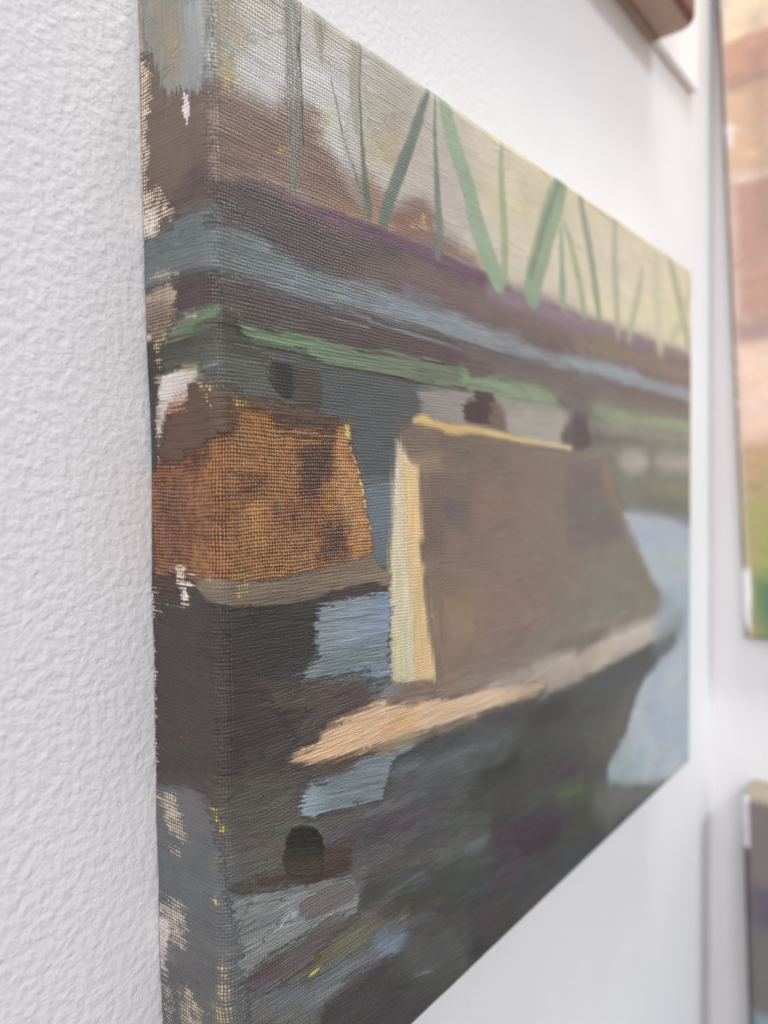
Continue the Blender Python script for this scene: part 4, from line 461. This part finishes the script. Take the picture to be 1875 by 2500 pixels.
  ('l','',(196,190,150),[60,-0.5,120,-0.5,200,-0.5,306,-0.5],{'w': [2,2,2.4,3],'soft': 1,'op': 0.6}),
]

def seg_dist(px, py, ax, ay, bx, by):
    dx, dy = bx - ax, by - ay; L2 = dx * dx + dy * dy + 1e-12
    t = np.clip(((px - ax) * dx + (py - ay) * dy) / L2, 0, 1)
    return np.hypot(px - ax - t * dx, py - ay - t * dy), t

class Sheet:
    """paint layers on a sheet of canvas; U, V in millimetres"""
    def __init__(s, us, vs, base=(120, 110, 100)):
        s.us, s.vs = us, vs
        s.U, s.V = np.meshgrid(us, vs); sh = s.U.shape
        s.col = np.ones(sh + (3,)) * pigment(base); s.th = s.col.copy()
        s.weave = np.zeros(sh); s.relief = np.ones(sh) * .8; s.bris = np.ones(sh) * .6; s.streak = np.ones(sh) * .08
        s.h = np.zeros(sh); s.flow = np.zeros(sh + (3,)); s.flow[..., 0] = s.U; s.flow[..., 1] = s.V
        s.gloss = np.zeros(sh); s.part = np.zeros(sh, int); s.parts = {0: ('canvas', None)}
        s.n = 0; s.ang = np.zeros(sh); s.lock = np.zeros(sh); s.rng = np.random.default_rng(11)
    def sub(s, lo, hi):
        i0, i1 = np.searchsorted(s.us, [lo[0], hi[0]]); j0, j1 = np.searchsorted(s.vs, [lo[1], hi[1]])
        return slice(j0, j1), slice(i0, i1)
    def stroke(s, kind, part, col, flat, k):
        s.n += 1
        if kind == 'auto': return s.brushwork(flat, k)
        P = np.array(flat, float).reshape(-1, 2); soft = k.get('soft', .5); soft = soft * (1.0 if k.get('h', 0) >= .12 else 1.5); rough = k.get('rough', .15)
        pad = soft * 2 + rough * 2 + 1 + (max(k['w']) if kind == 'l' else 0)
        sl = s.sub(P.min(0) - pad, P.max(0) + pad)
        U, V = s.U[sl], s.V[sl]
        if U.size == 0: return
        u = U + (fnoise(U * 1.3 + s.n * 3.7, V * 1.3) - .5) * 2 * rough + (fnoise(U * .35 + s.n, V * .35) - .5) * 2.2 * min(1, rough * 2)
        v = V + (fnoise(U * 1.3 - s.n * 2.1, V * 1.3 + 40) - .5) * 2 * rough
        if k.get('weave', 0) >= .3 and k.get('op', 1) < 1: soft = max(soft, min(1.6, .22 * float((P.max(0) - P.min(0)).min())))
        if kind == 'p':
            d = np.full(U.shape, 1e9); ins = np.zeros(U.shape, bool)
            for i in range(len(P)):
                ax, ay = P[i]; bx, by = P[(i + 1) % len(P)]
                dd, _ = seg_dist(u, v, ax, ay, bx, by); d = np.minimum(d, dd)
                c = (ay > v) != (by > v)
                if c.any(): ins ^= c & (u < (bx - ax) * (v - ay) / (by - ay + 1e-12) + ax)
            sd = np.where(ins, d, -d)
        else:
            # resample the centre line smoothly
            Wd = k['w']; n = len(P); ts = np.linspace(0, n - 1, (n - 1) * 6 + 1); Q = []; ww = []
            for t in ts:
                i = min(int(t), n - 2); f = t - i
                p0, p1, p2, p3 = P[max(i - 1, 0)], P[i], P[i + 1], P[min(i + 2, n - 1)]
                Q.append(.5 * ((2 * p1) + (-p0 + p2) * f + (2 * p0 - 5 * p1 + 4 * p2 - p3) * f * f + (-p0 + 3 * p1 - 3 * p2 + p3) * f ** 3))
                ww.append(Wd[i] * (1 - f) + Wd[i + 1] * f)
            sd = np.full(U.shape, -1e9)
            for i in range(len(Q) - 1):
                dd, t = seg_dist(u, v, *Q[i], *Q[i + 1])
                sd = np.maximum(sd, (ww[i] * (1 - t) + ww[i + 1] * t) / 2 - dd)
        ang = math.radians(k.get('ang', 0)); ca, sa = math.cos(ang), math.sin(ang)
        ss = U * ca + V * sa; tt = -U * sa + V * ca
        # bristles end raggedly: the rim moves in and out in streaks along the stroke
        fe = k.get('feather', .25 if kind == 'l' else 1.5 if soft >= .7 else .4)
        br = fnoise(ss * .10 + s.n * 9.1, tt * 1.9 + s.n * 3.3, 2) - .5
        sdr = sd + br * 2.2 * fe
        a = np.clip(sdr / soft * .5 + .5, 0, 1); a = a * a * (3 - 2 * a)
        if k.get('dry'):
            nz = fnoise(ss * .12 + s.n * 9, tt * 1.7, 2)
            edge = np.clip(1 - sd / 4.0, 0, 1)
            a = a * np.clip(1 - k['dry'] * (0.4 + 1.6 * edge) * np.clip((nz - .42) * 5, 0, 1), 0, 1)
        A = a * k.get('op', 1)
        c = pigment(col) * np.ones(U.shape + (3,))
        if 'grad' in k:
            (ax, ay), (bx, by), c2 = k['grad']; dx, dy = bx - ax, by - ay
            g = np.clip(((U - ax) * dx + (V - ay) * dy) / (dx * dx + dy * dy + 1e-9), 0, 1)[..., None]
            c = c * (1 - g) + pigment(c2) * g
        # uneven pigment: broad blotches in the paint film itself
        c = c * (1 + .16 * (fnoise(U * .11 + s.n * 5, V * .16 + s.n, 3) - .5))[..., None]
        specks = k.get('weave', 0) >= .3 and k.get('op', 1) < 1
        A3 = A[..., None] * (.22 if specks else 1)
        s.col[sl] = s.col[sl] * (1 - A3) + c * A3
        th = pigment(k.get('th', col)) * np.ones(U.shape + (3,))
        wv = k.get('weave', 0.0)
        if specks:
            A = a; s.th[sl] = np.where(A[..., None] > .08, th, s.th[sl])
        else:
            s.th[sl] = np.where(A3 > .02, s.th[sl] * (1 - A3) + th * A3, s.th[sl])
        full = np.clip(A * 1.2, 0, 1) if k.get('op', 1) < 1 and wv == 0 else A
        s.weave[sl] = s.weave[sl] * (1 - full) + wv * full
        A = A * (.3 if specks else 1)
        for nm, df in (('relief', .7), ('bris', .7), ('streak', .08), ('gloss', 0)):
            f = getattr(s, nm); f[sl] = f[sl] * (1 - A) + k.get(nm, df) * A
        hh = k.get('h', 0)
        s.ang[sl][a > .5] = ang
        s.lock[sl] = np.maximum(s.lock[sl] * (1 - a * k.get('op', 1) * (not specks)), a * (1 if hh >= .12 or wv >= .3 else .0))
        ridge = k.get('ridge', hh * .2 if soft < .5 else 0)
        nb = fnoise(ss * .10 + s.n * 3, tt * 1.1 + s.n, 2) - .5
        s.h[sl] += a * hh + ridge * np.exp(-((sd - .35) / .45) ** 2) * (a > .05) + a * nb * .06 * k.get('bris', .7) * (1 if hh else .4)
        mk = (A > .5) & (not specks)
        fl = s.flow[sl]; fl[mk] = np.stack([ss, tt, np.full(U.shape, s.n * 1.37)], -1)[mk]; s.flow[sl] = fl
        if part:
            pid = len(s.parts); s.parts[pid] = (part, k.get('label'))
            pp = s.part[sl]; pp[a > .5] = pid; s.part[sl] = pp
        elif k.get('op', 1) > .95 and k.get('ground'):
            pp = s.part[sl]; pp[a > .5] = 0; s.part[sl] = pp

    def brushwork(s, box, k):
        """many small loaded-brush marks that drag neighbouring colours along the local stroke direction"""
        u0, v0, u1, v1 = box; r = s.rng
        for q in range(k['n']):
            cu = u0 + (u1 - u0) * r.random() ** k.get('bias', 1); cv = r.uniform(v0, v1)
            i = min(np.searchsorted(s.us, cu), len(s.us) - 1); j = min(np.searchsorted(s.vs, cv), len(s.vs) - 1)
            if s.lock[j, i] > .3: continue
            an = s.ang[j, i] + r.normal(0, .12); ca, sa = math.cos(an), math.sin(an)
            ln = r.uniform(*k.get('len', (5, 16))); wd = r.uniform(*k.get('wid', (1.0, 3.4))); bow = r.normal(0, .006)
            ext = ln / 2 + wd + 1
            sl = s.sub((cu - ext, cv - ext), (cu + ext, cv + ext)); U, V = s.U[sl], s.V[sl]
            if U.size < 4: continue
            ss = (U - cu) * ca + (V - cv) * sa; tt = -(U - cu) * sa + (V - cv) * ca + bow * ss * ss
            br = fnoise(ss * .1 + q * 3.1, tt * 2.4 + q * 7.7, 2)
            e = np.clip((wd / 2 - np.abs(tt) + (br - .5) * .9) / .35, 0, 1) * np.clip((ln / 2 - np.abs(ss) + (br - .5) * 7) / 1.6, 0, 1)
            A = e * r.uniform(*k.get('op', (.3, .75))) * (.35 + 1.1 * np.clip((br - .25) * 2, 0, 1)).clip(0, 1) * (1 - np.clip(s.lock[sl] * 1.4, 0, 1)) * (1 - np.clip(s.weave[sl] * 4 - .8, 0, 1))
            # colour picked up where the brush set down
            pu = cu - ca * ln * r.uniform(.3, .75) - sa * r.normal(0, 1.2); pv = cv - sa * ln * .5 + ca * r.normal(0, 1.8)
            pi = np.clip(np.searchsorted(s.us, pu), 0, len(s.us) - 1); pj = np.clip(np.searchsorted(s.vs, pv), 0, len(s.vs) - 1)
            c = s.col[pj, pi] * (1 + r.normal(0, k.get('val', .16))) * (1 + r.normal(0, k.get('hue', .05), 3))
            rt = c.mean() / (s.col[j, i].mean() + 1e-4)
            if rt > 1.7 or rt < .55: c = s.col[j, i] * (1 + r.normal(0, k.get('val', .16)))
            A3 = A[..., None]
            s.col[sl] = s.col[sl] * (1 - A3) + np.clip(c, .012, .9) * A3
            s.bris[sl] = s.bris[sl] * (1 - A) + A * 1.2; s.streak[sl] = np.maximum(s.streak[sl], A * .1)
            s.h[sl] += A * (.018 + .05 * (br - .5)) * k.get('hgt', 1)

    def build(s, pos, nrm, root, mat, skip=None, min_faces=60):
        """pos, nrm: (rows, cols, 3) in mm.  One mesh per painted piece, sharing the paint surface."""
        P = (pos + nrm * s.h[..., None]).reshape(-1, 3) * MM
        R, C = s.U.shape
        idx = np.arange(R * C).reshape(R, C)
        quads = np.stack([idx[:-1, :-1], idx[1:, :-1], idx[1:, 1:], idx[:-1, 1:]], -1).reshape(-1, 4)
        lab = s.part[:-1, :-1].ravel()
        if skip is not None:
            keep = ~skip[:-1, :-1].ravel(); quads = quads[keep]; lab = lab[keep]
        cnt = np.bincount(lab, minlength=len(s.parts))
        lab = np.where(cnt[lab] < min_faces, 0, lab)
        attrs = {'paint': s.col.reshape(-1, 3), 'thread': s.th.reshape(-1, 3)}
        ctl = np.stack([s.weave, s.relief, s.streak], -1).reshape(-1, 3)
        ctl2 = np.stack([s.bris, s.gloss, s.h], -1).reshape(-1, 3)
        wv = np.stack([s.U, s.V, np.zeros_like(s.U)], -1)
        wv[..., 0] += (fnoise(s.U * .15, s.V * .09, 2) - .5) * 1.1 + (fnoise(s.U * .9 + 9, s.V * .35, 2) - .5) * .34; wv[..., 1] += (fnoise(s.U * .09 + 50, s.V * .15, 2) - .5) * 1.1 + (fnoise(s.U * .35 + 70, s.V * .9, 2) - .5) * .34
        wv = wv.reshape(-1, 3); fl = s.flow.reshape(-1, 3)
        objs = []
        for pid in np.unique(lab):
            f = quads[lab == pid]; used, inv = np.unique(f.ravel(), return_inverse=True)
            name, label = s.parts[pid]
            me = bpy.data.meshes.new(name)
            nf = len(f); me.vertices.add(len(used)); me.vertices.foreach_set('co', P[used].astype(np.float32).ravel())
            me.loops.add(nf * 4); me.loops.foreach_set('vertex_index', inv.astype(np.int32).ravel())
            me.polygons.add(nf); me.polygons.foreach_set('loop_start', np.arange(0, nf * 4, 4, dtype=np.int32))
            me.update(calc_edges=True)
            for an, arr in attrs.items():
                ca = me.color_attributes.new(an, 'FLOAT_COLOR', 'POINT')
                rgba = np.ones((len(used), 4), np.float32); rgba[:, :3] = np.clip(arr[used], 0, 1)
                ca.data.foreach_set('color', rgba.ravel())
            for an, arr in (('control', ctl), ('control_b', ctl2), ('weave_pos', wv), ('flow', fl)):
                va = me.attributes.new(an, 'FLOAT_VECTOR', 'POINT'); va.data.foreach_set('vector', arr[used].astype(np.float32).ravel())
            me.polygons.foreach_set('use_smooth', np.ones(nf, bool))
            o = link(name, me, mat, root)
            if label: o['label'] = label
            objs.append(o)
        return objs

def paint_material(pitch_u=.70, pitch_v=.78, name='oil_paint_on_canvas'):
    mt, nt, p = new_mat(name); n, l = nt.nodes, nt.links
    def attr(nm):
        a = n.new('ShaderNodeAttribute'); a.attribute_name = nm; return a
    def math_(op, a, b=None, c=None):
        q = n.new('ShaderNodeMath'); q.operation = op
        for i, x in enumerate((a, b, c)):
            if x is None: continue
            if isinstance(x, (int, float)): q.inputs[i].default_value = x
            else: l.new(x, q.inputs[i])
        return q.outputs[0]
    ctl = n.new('ShaderNodeSeparateXYZ'); l.new(attr('control').outputs['Vector'], ctl.inputs[0])
    ctb = n.new('ShaderNodeSeparateXYZ'); l.new(attr('control_b').outputs['Vector'], ctb.inputs[0])
    wp = n.new('ShaderNodeSeparateXYZ'); l.new(attr('weave_pos').outputs['Vector'], wp.inputs[0])
    fl = n.new('ShaderNodeSeparateXYZ'); l.new(attr('flow').outputs['Vector'], fl.inputs[0])
    a = math_('DIVIDE', wp.outputs['X'], pitch_u); b = math_('DIVIDE', wp.outputs['Y'], pitch_v)
    sa = math_('SINE', math_('MULTIPLY', a, math.pi)); sb = math_('SINE', math_('MULTIPLY', b, math.pi))
    # warp thread i: |sin(pi a)| across, over/under along; weft likewise with the other phase
    fa = math_('FLOOR', a); fb = math_('FLOOR', b)
    pa = math_('SUBTRACT', 1, math_('MULTIPLY', math_('FLOORED_MODULO', fa, 2), 2))
    pb = math_('SUBTRACT', 1, math_('MULTIPLY', math_('FLOORED_MODULO', fb, 2), 2))
    hw = math_('MULTIPLY', math_('POWER', math_('ABSOLUTE', sa), .55), math_('MULTIPLY_ADD', math_('MULTIPLY', pa, sb), .42, .58))
    hf = math_('MULTIPLY', math_('POWER', math_('ABSOLUTE', sb), .55), math_('MULTIPLY_ADD', math_('MULTIPLY', pb, sa), -.42, .50))
    wv = math_('MAXIMUM', hw, hf)
    # irregular coverage
    nz = n.new('ShaderNodeTexNoise'); nz.inputs['Scale'].default_value = .55; nz.inputs['Detail'].default_value = 3
    l.new(attr('weave_pos').outputs['Vector'], nz.inputs['Vector'])
    cover = math_('ADD', math_('MULTIPLY', wv, .72), math_('MULTIPLY', math_('SUBTRACT', nz.outputs[0], .5), .8))
    th = math_('SUBTRACT', .90, ctl.outputs['X'])
    mk = n.new('ShaderNodeMapRange'); mk.interpolation_type = 'SMOOTHSTEP'
    l.new(cover, mk.inputs[0]); l.new(math_('SUBTRACT', th, .075), mk.inputs[1]); l.new(math_('ADD', th, .075), mk.inputs[2])
    mask = math_('MULTIPLY', mk.outputs[0], math_('MINIMUM', math_('MULTIPLY', ctl.outputs['X'], 12), 1))
    mx = n.new('ShaderNodeMix'); mx.data_type = 'RGBA'
    l.new(mask, mx.inputs['Factor']); l.new(attr('paint').outputs['Color'], mx.inputs['A']); l.new(attr('thread').outputs['Color'], mx.inputs['B'])
    # bristle streaks along each stroke
    cv = n.new('ShaderNodeCombineXYZ')
    l.new(math_('MULTIPLY', fl.outputs['X'], .085), cv.inputs[0]); l.new(math_('MULTIPLY', fl.outputs['Y'], 1.5), cv.inputs[1]); l.new(fl.outputs['Z'], cv.inputs[2])
    bn = n.new('ShaderNodeTexNoise'); bn.inputs['Scale'].default_value = 1; bn.inputs['Detail'].default_value = 4; bn.inputs['Roughness'].default_value = .62
    bn.inputs['Distortion'].default_value = .35
    l.new(cv.outputs[0], bn.inputs['Vector'])
    st = math_('SUBTRACT', bn.outputs[0], .5)
    gain = math_('ADD', 1, math_('MULTIPLY', math_('MULTIPLY', st, 4.2), ctl.outputs['Z']))
    hs = n.new('ShaderNodeHueSaturation'); l.new(gain, hs.inputs['Value']); l.new(mx.outputs['Result'], hs.inputs['Color'])
    l.new(hs.outputs[0], p.inputs['Base Color'])
    # relief in millimetres
    fine = n.new('ShaderNodeTexNoise'); fine.inputs['Scale'].default_value = 2.6; fine.inputs['Detail'].default_value = 2
    l.new(attr('weave_pos').outputs['Vector'], fine.inputs['Vector'])
    rm = n.new('ShaderNodeTexNoise'); rm.inputs['Scale'].default_value = .16; rm.inputs['Detail'].default_value = 3
    l.new(attr('weave_pos').outputs['Vector'], rm.inputs['Vector'])
    wr = math_('MULTIPLY', math_('MULTIPLY', wv, ctl.outputs['Y']), math_('MULTIPLY_ADD', rm.outputs[0], 1.6, .2))
    hgt = math_('ADD', math_('MULTIPLY', wr, .33),
                math_('MULTIPLY', math_('MULTIPLY', bn.outputs[0], ctb.outputs['X']), .30))
    hgt = math_('MULTIPLY_ADD', fine.outputs[0], .06, hgt)
    bp = n.new('ShaderNodeBump'); bp.inputs['Strength'].default_value = 1; bp.inputs['Distance'].default_value = MM
    l.new(hgt, bp.inputs['Height']); l.new(bp.outputs[0], p.inputs['Normal'])
    l.new(math_('SUBTRACT', math_('MULTIPLY_ADD', bn.outputs[0], .22, .27), math_('MULTIPLY', ctb.outputs['Y'], .15)), p.inputs['Roughness'])
    p.inputs['Specular IOR Level'].default_value = .5
    return mt

W, H, D, RAD = 305.0, 254.0, 22.28, 3.2
AL = math.pi * RAD / 2
def fold1(t, n):
    """canvas sheet coordinate -> (distance along the face, distance back towards the wall, tilt)"""
    h = AL / 2; t = np.asarray(t, float); a = np.zeros_like(t); b = np.zeros_like(t); an = np.zeros_like(t)
    m = t < -h; a[m] = 0; b[m] = RAD - h - t[m]; an[m] = -math.pi / 2
    m = (t >= -h) & (t < h); th = (t[m] + h) / RAD; a[m] = RAD - RAD * np.cos(th); b[m] = RAD - RAD * np.sin(th); an[m] = th - math.pi / 2
    m = (t >= h) & (t <= n - h); a[m] = RAD + (t[m] - h) * (n - 2 * RAD) / (n - 2 * h)
    m = (t > n - h) & (t <= n + h); th = (t[m] - n + h) / RAD; a[m] = n - RAD + RAD * np.sin(th); b[m] = RAD - RAD * np.cos(th); an[m] = th
    m = t > n + h; a[m] = n; b[m] = RAD + t[m] - n - h; an[m] = math.pi / 2
    return a, b, an

def spaced(a, b, f):
    out = [a]
    while out[-1] < b: out.append(out[-1] + f(out[-1]))
    out[-1] = b; return np.array(out)
us = spaced(-22.0, W + 21, lambda t: .22 if t < 40 else (.22 + (t - 40) * .0030 if t < W else 2.0))
vs = spaced(-21.0, H + 21, lambda t: 1.2 if t < -2.5 or t > H + 2.5 else .235)
sheet = Sheet(us, vs)
for st in STROKES: sheet.stroke(*st)
xa, xb, xn = fold1(us, W); za, zb, zn = fold1(vs, H)
XA, ZA = np.meshgrid(xa, za); XB, ZB = np.meshgrid(xb, zb); XN, ZN = np.meshgrid(xn, zn)
pos = np.stack([XA, -D + np.minimum(XB + ZB, D - .3), -ZA], -1)
nrm = np.stack([np.sin(XN), -np.cos(XN) * np.cos(ZN), -np.sin(ZN)], -1)
nrm /= np.linalg.norm(nrm, axis=-1, keepdims=True)
# slack of hand-stretched canvas
pos[..., 1] += (fnoise(sheet.U * .02, sheet.V * .02, 2) - .5) * .5 * (XB + ZB < .01)
pos[..., 0] += ((fnoise(sheet.V * .03, sheet.V * 0 + 3, 2) - .5) * 1.2) * (sheet.U < 60) * np.clip((60 - sheet.U) / 60, 0, 1)
skip = (((XB > RAD) & (ZB > RAD)))
painting = bpy.data.objects.new('canvas_painting', None); COL.objects.link(painting)
painting.location = (W / 2 * MM, -D / 2 * MM, -H * MM); painting.empty_display_size = .02
tag(painting, 'unframed canvas painting of a green truss bridge over a brown pier', 'painting')
bpy.context.view_layer.update()
OIL = paint_material()
sheet.build(pos, nrm, painting, OIL, skip)

# ------------------------------------------------------------------ picture above
def solid(name, rgb, rough=.6, var=.12, scale=60, bump=.0004):
    mt, nt, p = new_mat(name); n, l = nt.nodes, nt.links
    tc = n.new('ShaderNodeTexCoord'); t = n.new('ShaderNodeTexNoise'); t.inputs['Scale'].default_value = scale; t.inputs['Detail'].default_value = 4
    l.new(tc.outputs['Object'], t.inputs['Vector'])
    c = lin(rgb); mx = n.new('ShaderNodeMix'); mx.data_type = 'RGBA'
    mx.inputs['A'].default_value = (*(c * (1 - var)), 1); mx.inputs['B'].default_value = (*np.clip(c * (1 + var), 0, 1), 1)
    l.new(t.outputs[0], mx.inputs['Factor']); l.new(mx.outputs['Result'], p.inputs['Base Color'])
    p.inputs['Roughness'].default_value = rough
    b = n.new('ShaderNodeBump'); b.inputs['Distance'].default_value = bump; l.new(t.outputs[0], b.inputs['Height']); l.new(b.outputs[0], p.inputs['Normal'])
    return mt

def simple_canvas(name, label, x0, z_top, w_, h_, d_, strokes, du, M=None, r=2.0, base=(150, 140, 130), cat='painting', y_back=-.6):
    """a canvas or board with folded, painted edges; M leans it"""
    root = bpy.data.objects.new(name, None); COL.objects.link(root); root.empty_display_size = .02
    root.location = ((x0 + w_ / 2) * MM, -d_ / 2 * MM, (z_top - h_) * MM)
    tag(root, label, cat); bpy.context.view_layer.update()
    global RAD, AL
    keep = RAD, AL; RAD = r; AL = math.pi * r / 2
    back = d_ - r + AL / 2
    us = spaced(-back, w_ + back, lambda t: r / 4 if t < r * 2 or t > w_ - r * 2 else du)
    vs = spaced(-back, h_ + back, lambda t: r / 4 if t < r * 2 or t > h_ - r * 2 else du)
    sh = Sheet(us, vs, base)
    for s_ in strokes: sh.stroke(*s_)
    xa, xb, xn = fold1(us, w_); za, zb, zn = fold1(vs, h_)
    XA, ZA = np.meshgrid(xa, za); XB, ZB = np.meshgrid(xb, zb); XN, ZN = np.meshgrid(xn, zn)
    pos = np.stack([x0 + XA, -d_ + y_back + np.minimum(XB + ZB, d_), z_top - ZA], -1)
    nrm = np.stack([np.sin(XN), -np.cos(XN) * np.cos(ZN), -np.sin(ZN)], -1); nrm /= np.linalg.norm(nrm, axis=-1, keepdims=True) + 1e-9
    if M is not None:
        sh3 = pos.shape; A = np.array(M.to_3x3()); t = np.array(M.translation)
        pos = pos.reshape(-1, 3) @ A.T + t; pos = pos.reshape(sh3); nrm = (nrm.reshape(-1, 3) @ A.T).reshape(sh3)
    sk = (XB > r) & (ZB > r)
    obs = sh.build(pos, nrm, root, OIL, sk, 4)
    RAD, AL = keep
    return root

def rect(x0, y0, x1, y1, col, part='', **k):
    d = dict(soft=.8, rough=0, feather=0, h=.05, streak=.1); d.update(k)
    return ('p', part, col, [x0, y0, x1, y0, x1, y1, x0, y1], d)

up = simple_canvas('canvas_painting', 'brown canvas with a beige underside, hung above the bridge painting',
    0, 374, 305, 254, 23, [
    rect(-40, -40, 360, 300, (176, 150, 132), weave=.2, th=(190, 168, 150)),
    rect(2, 2, 303, 120, (150, 120, 100), 'brush_stroke', label='tan upper field'),
    rect(2, 120, 303, 256.5, (118, 72, 58), 'brush_stroke', label='reddish brown lower field'),
    rect(-30, 256, 340, 300, (178, 152, 134)),
    rect(-30, 271, 340, 273, (120, 92, 70)),
    ], 3.0, r=4.0)

label_mat = solid('white_card', (246, 246, 247), .7, .02, 200, .0001)
card = bevel_box('wall_label', (307, -4.2, 120.5), (374, -0.4, 190), .4, label_mat)
tag(card, 'blank white card label on the wall beside the upper brown canvas', 'label')

# ------------------------------------------------------------------ canvases on the return wall
def on_return(y, z, tilt):
    """frame of the return wall: local x runs towards the room, pivot at a canvas's far top corner"""
    return Matrix.Translation((424, y, z)) @ Matrix.Rotation(math.radians(-90), 4, 'Z') @ Matrix.Rotation(math.radians(-tilt), 4, 'Y')
def zz(z): return 230 - z
b1 = [rect(-30, -30, 300, 480, (196, 158, 130)),
  rect(-30, -30, 3.2, 460, (214, 210, 204), soft=.5),  # unseen far side, made pale to bounce light into the corner
  rect(-2.7, -30, 1.8, 460, (36, 34, 32), soft=.5),
  rect(1.8, -5, 300, zz(161), (238, 214, 182), 'painted_block', label='cream block at the top'),
  rect(1.8, zz(161), 300, zz(136), (200, 156, 134), 'painted_block', label='terracotta block below the cream one', soft=2),
  rect(1.8, zz(137), 300, zz(131), (172, 146, 128), soft=2),
  rect(1.8, zz(131), 300, zz(79), (210, 178, 148), 'painted_block', label='tan block', soft=2),
  rect(1.8, zz(112), 5.2, zz(98), (232, 226, 226), soft=1),
  rect(1.8, zz(79), 300, zz(73), (222, 196, 178), soft=2),
  rect(1.8, zz(73), 300, zz(-10), (186, 150, 132), 'painted_block', label='dusty terracotta block', soft=2),
  rect(1.8, zz(76), 5.6, zz(-8), (206, 176, 166), soft=1.6),
  rect(1.8, zz(-10), 300, zz(-25), (174, 148, 142), 'painted_band', label='mauve band', soft=3),
  rect(1.8, zz(-25), 300, zz(-88), (230, 200, 180), 'painted_block', label='pale pink block', soft=3),
  rect(1.8, zz(-86), 300, zz(-130), (182, 158, 116), 'painted_field', label='tan field', soft=12),
  rect(1.8, zz(-122), 300, zz(-182), (160, 164, 100), 'painted_field', label='yellow green field', soft=12),
  rect(6, zz(-170), 300, zz(-225), (98, 142, 84), 'painted_field', label='deep green field', soft=8),
  rect(10, zz(-174), 300, zz(-194), (86, 126, 96), soft=6),
  rect(17, zz(175), 26, zz(40), (150, 126, 114), soft=6, op=.5),
  rect(1.8, -5, 3.4, 440, (196, 176, 162), soft=1.2, op=.6),
  ('auto', '', (0, 0, 0), [3, 20, 40, 430], dict(n=160, op=(.3, .7), val=.12, hue=.05, len=(5, 16), wid=(2, 6))),
  ('p', 'white_ground_patch', (228, 228, 226), [-9, zz(-164), 4.2, zz(-164), 4.6, zz(-180), 2.4, zz(-204), 0, zz(-196), -6, zz(-176)], dict(soft=.7, rough=.2, feather=.2, label='bare white primer at the lower corner')),
  rect(-30, 438, 300, 480, (70, 84, 60)),
]
simple_canvas('canvas_painting', 'tall blurred canvas of terracotta blocks over green, black edged, at the right', 0, 0, 240, 437, 14, b1, 2.5, on_return(-2.8, 230, 2.7), r=3.2)
b2 = [rect(-60, -60, 300, 420, (112, 106, 104)),
  rect(-60, -60, 300, -.5, (160, 146, 124), soft=1),
  rect(-60, 0, 3.0, 420, (70, 68, 66), soft=.5),
  rect(3, -2, 300, 4, (150, 138, 122), 'painted_field', label='sandy strip along the top', soft=2),
  rect(3, 4, 300, 56, (124, 114, 114), 'painted_field', label='mauve grey field', soft=3),
  rect(4, 54, 300, 80, (98, 92, 106), 'painted_band', label='dark violet band', soft=6),
  rect(3, 80, 300, 132, (114, 112, 108), 'painted_field', label='plain grey field', soft=5),
  rect(3, 132, 300, 220, (128, 152, 158), 'painted_field', label='teal field low down', soft=3),
  rect(-9, -1, 3.4, 31, (204, 202, 206), 'white_ground_patch', soft=.6, label='bare white primer strip at the upper corner'),
]
simple_canvas('canvas_painting', 'dark grey canvas with a sandy top edge, below the terracotta canvas', 0, 0, 240, 300, 30, b2, 2.5, on_return(-26.0, -300, 1.9), r=3.2)
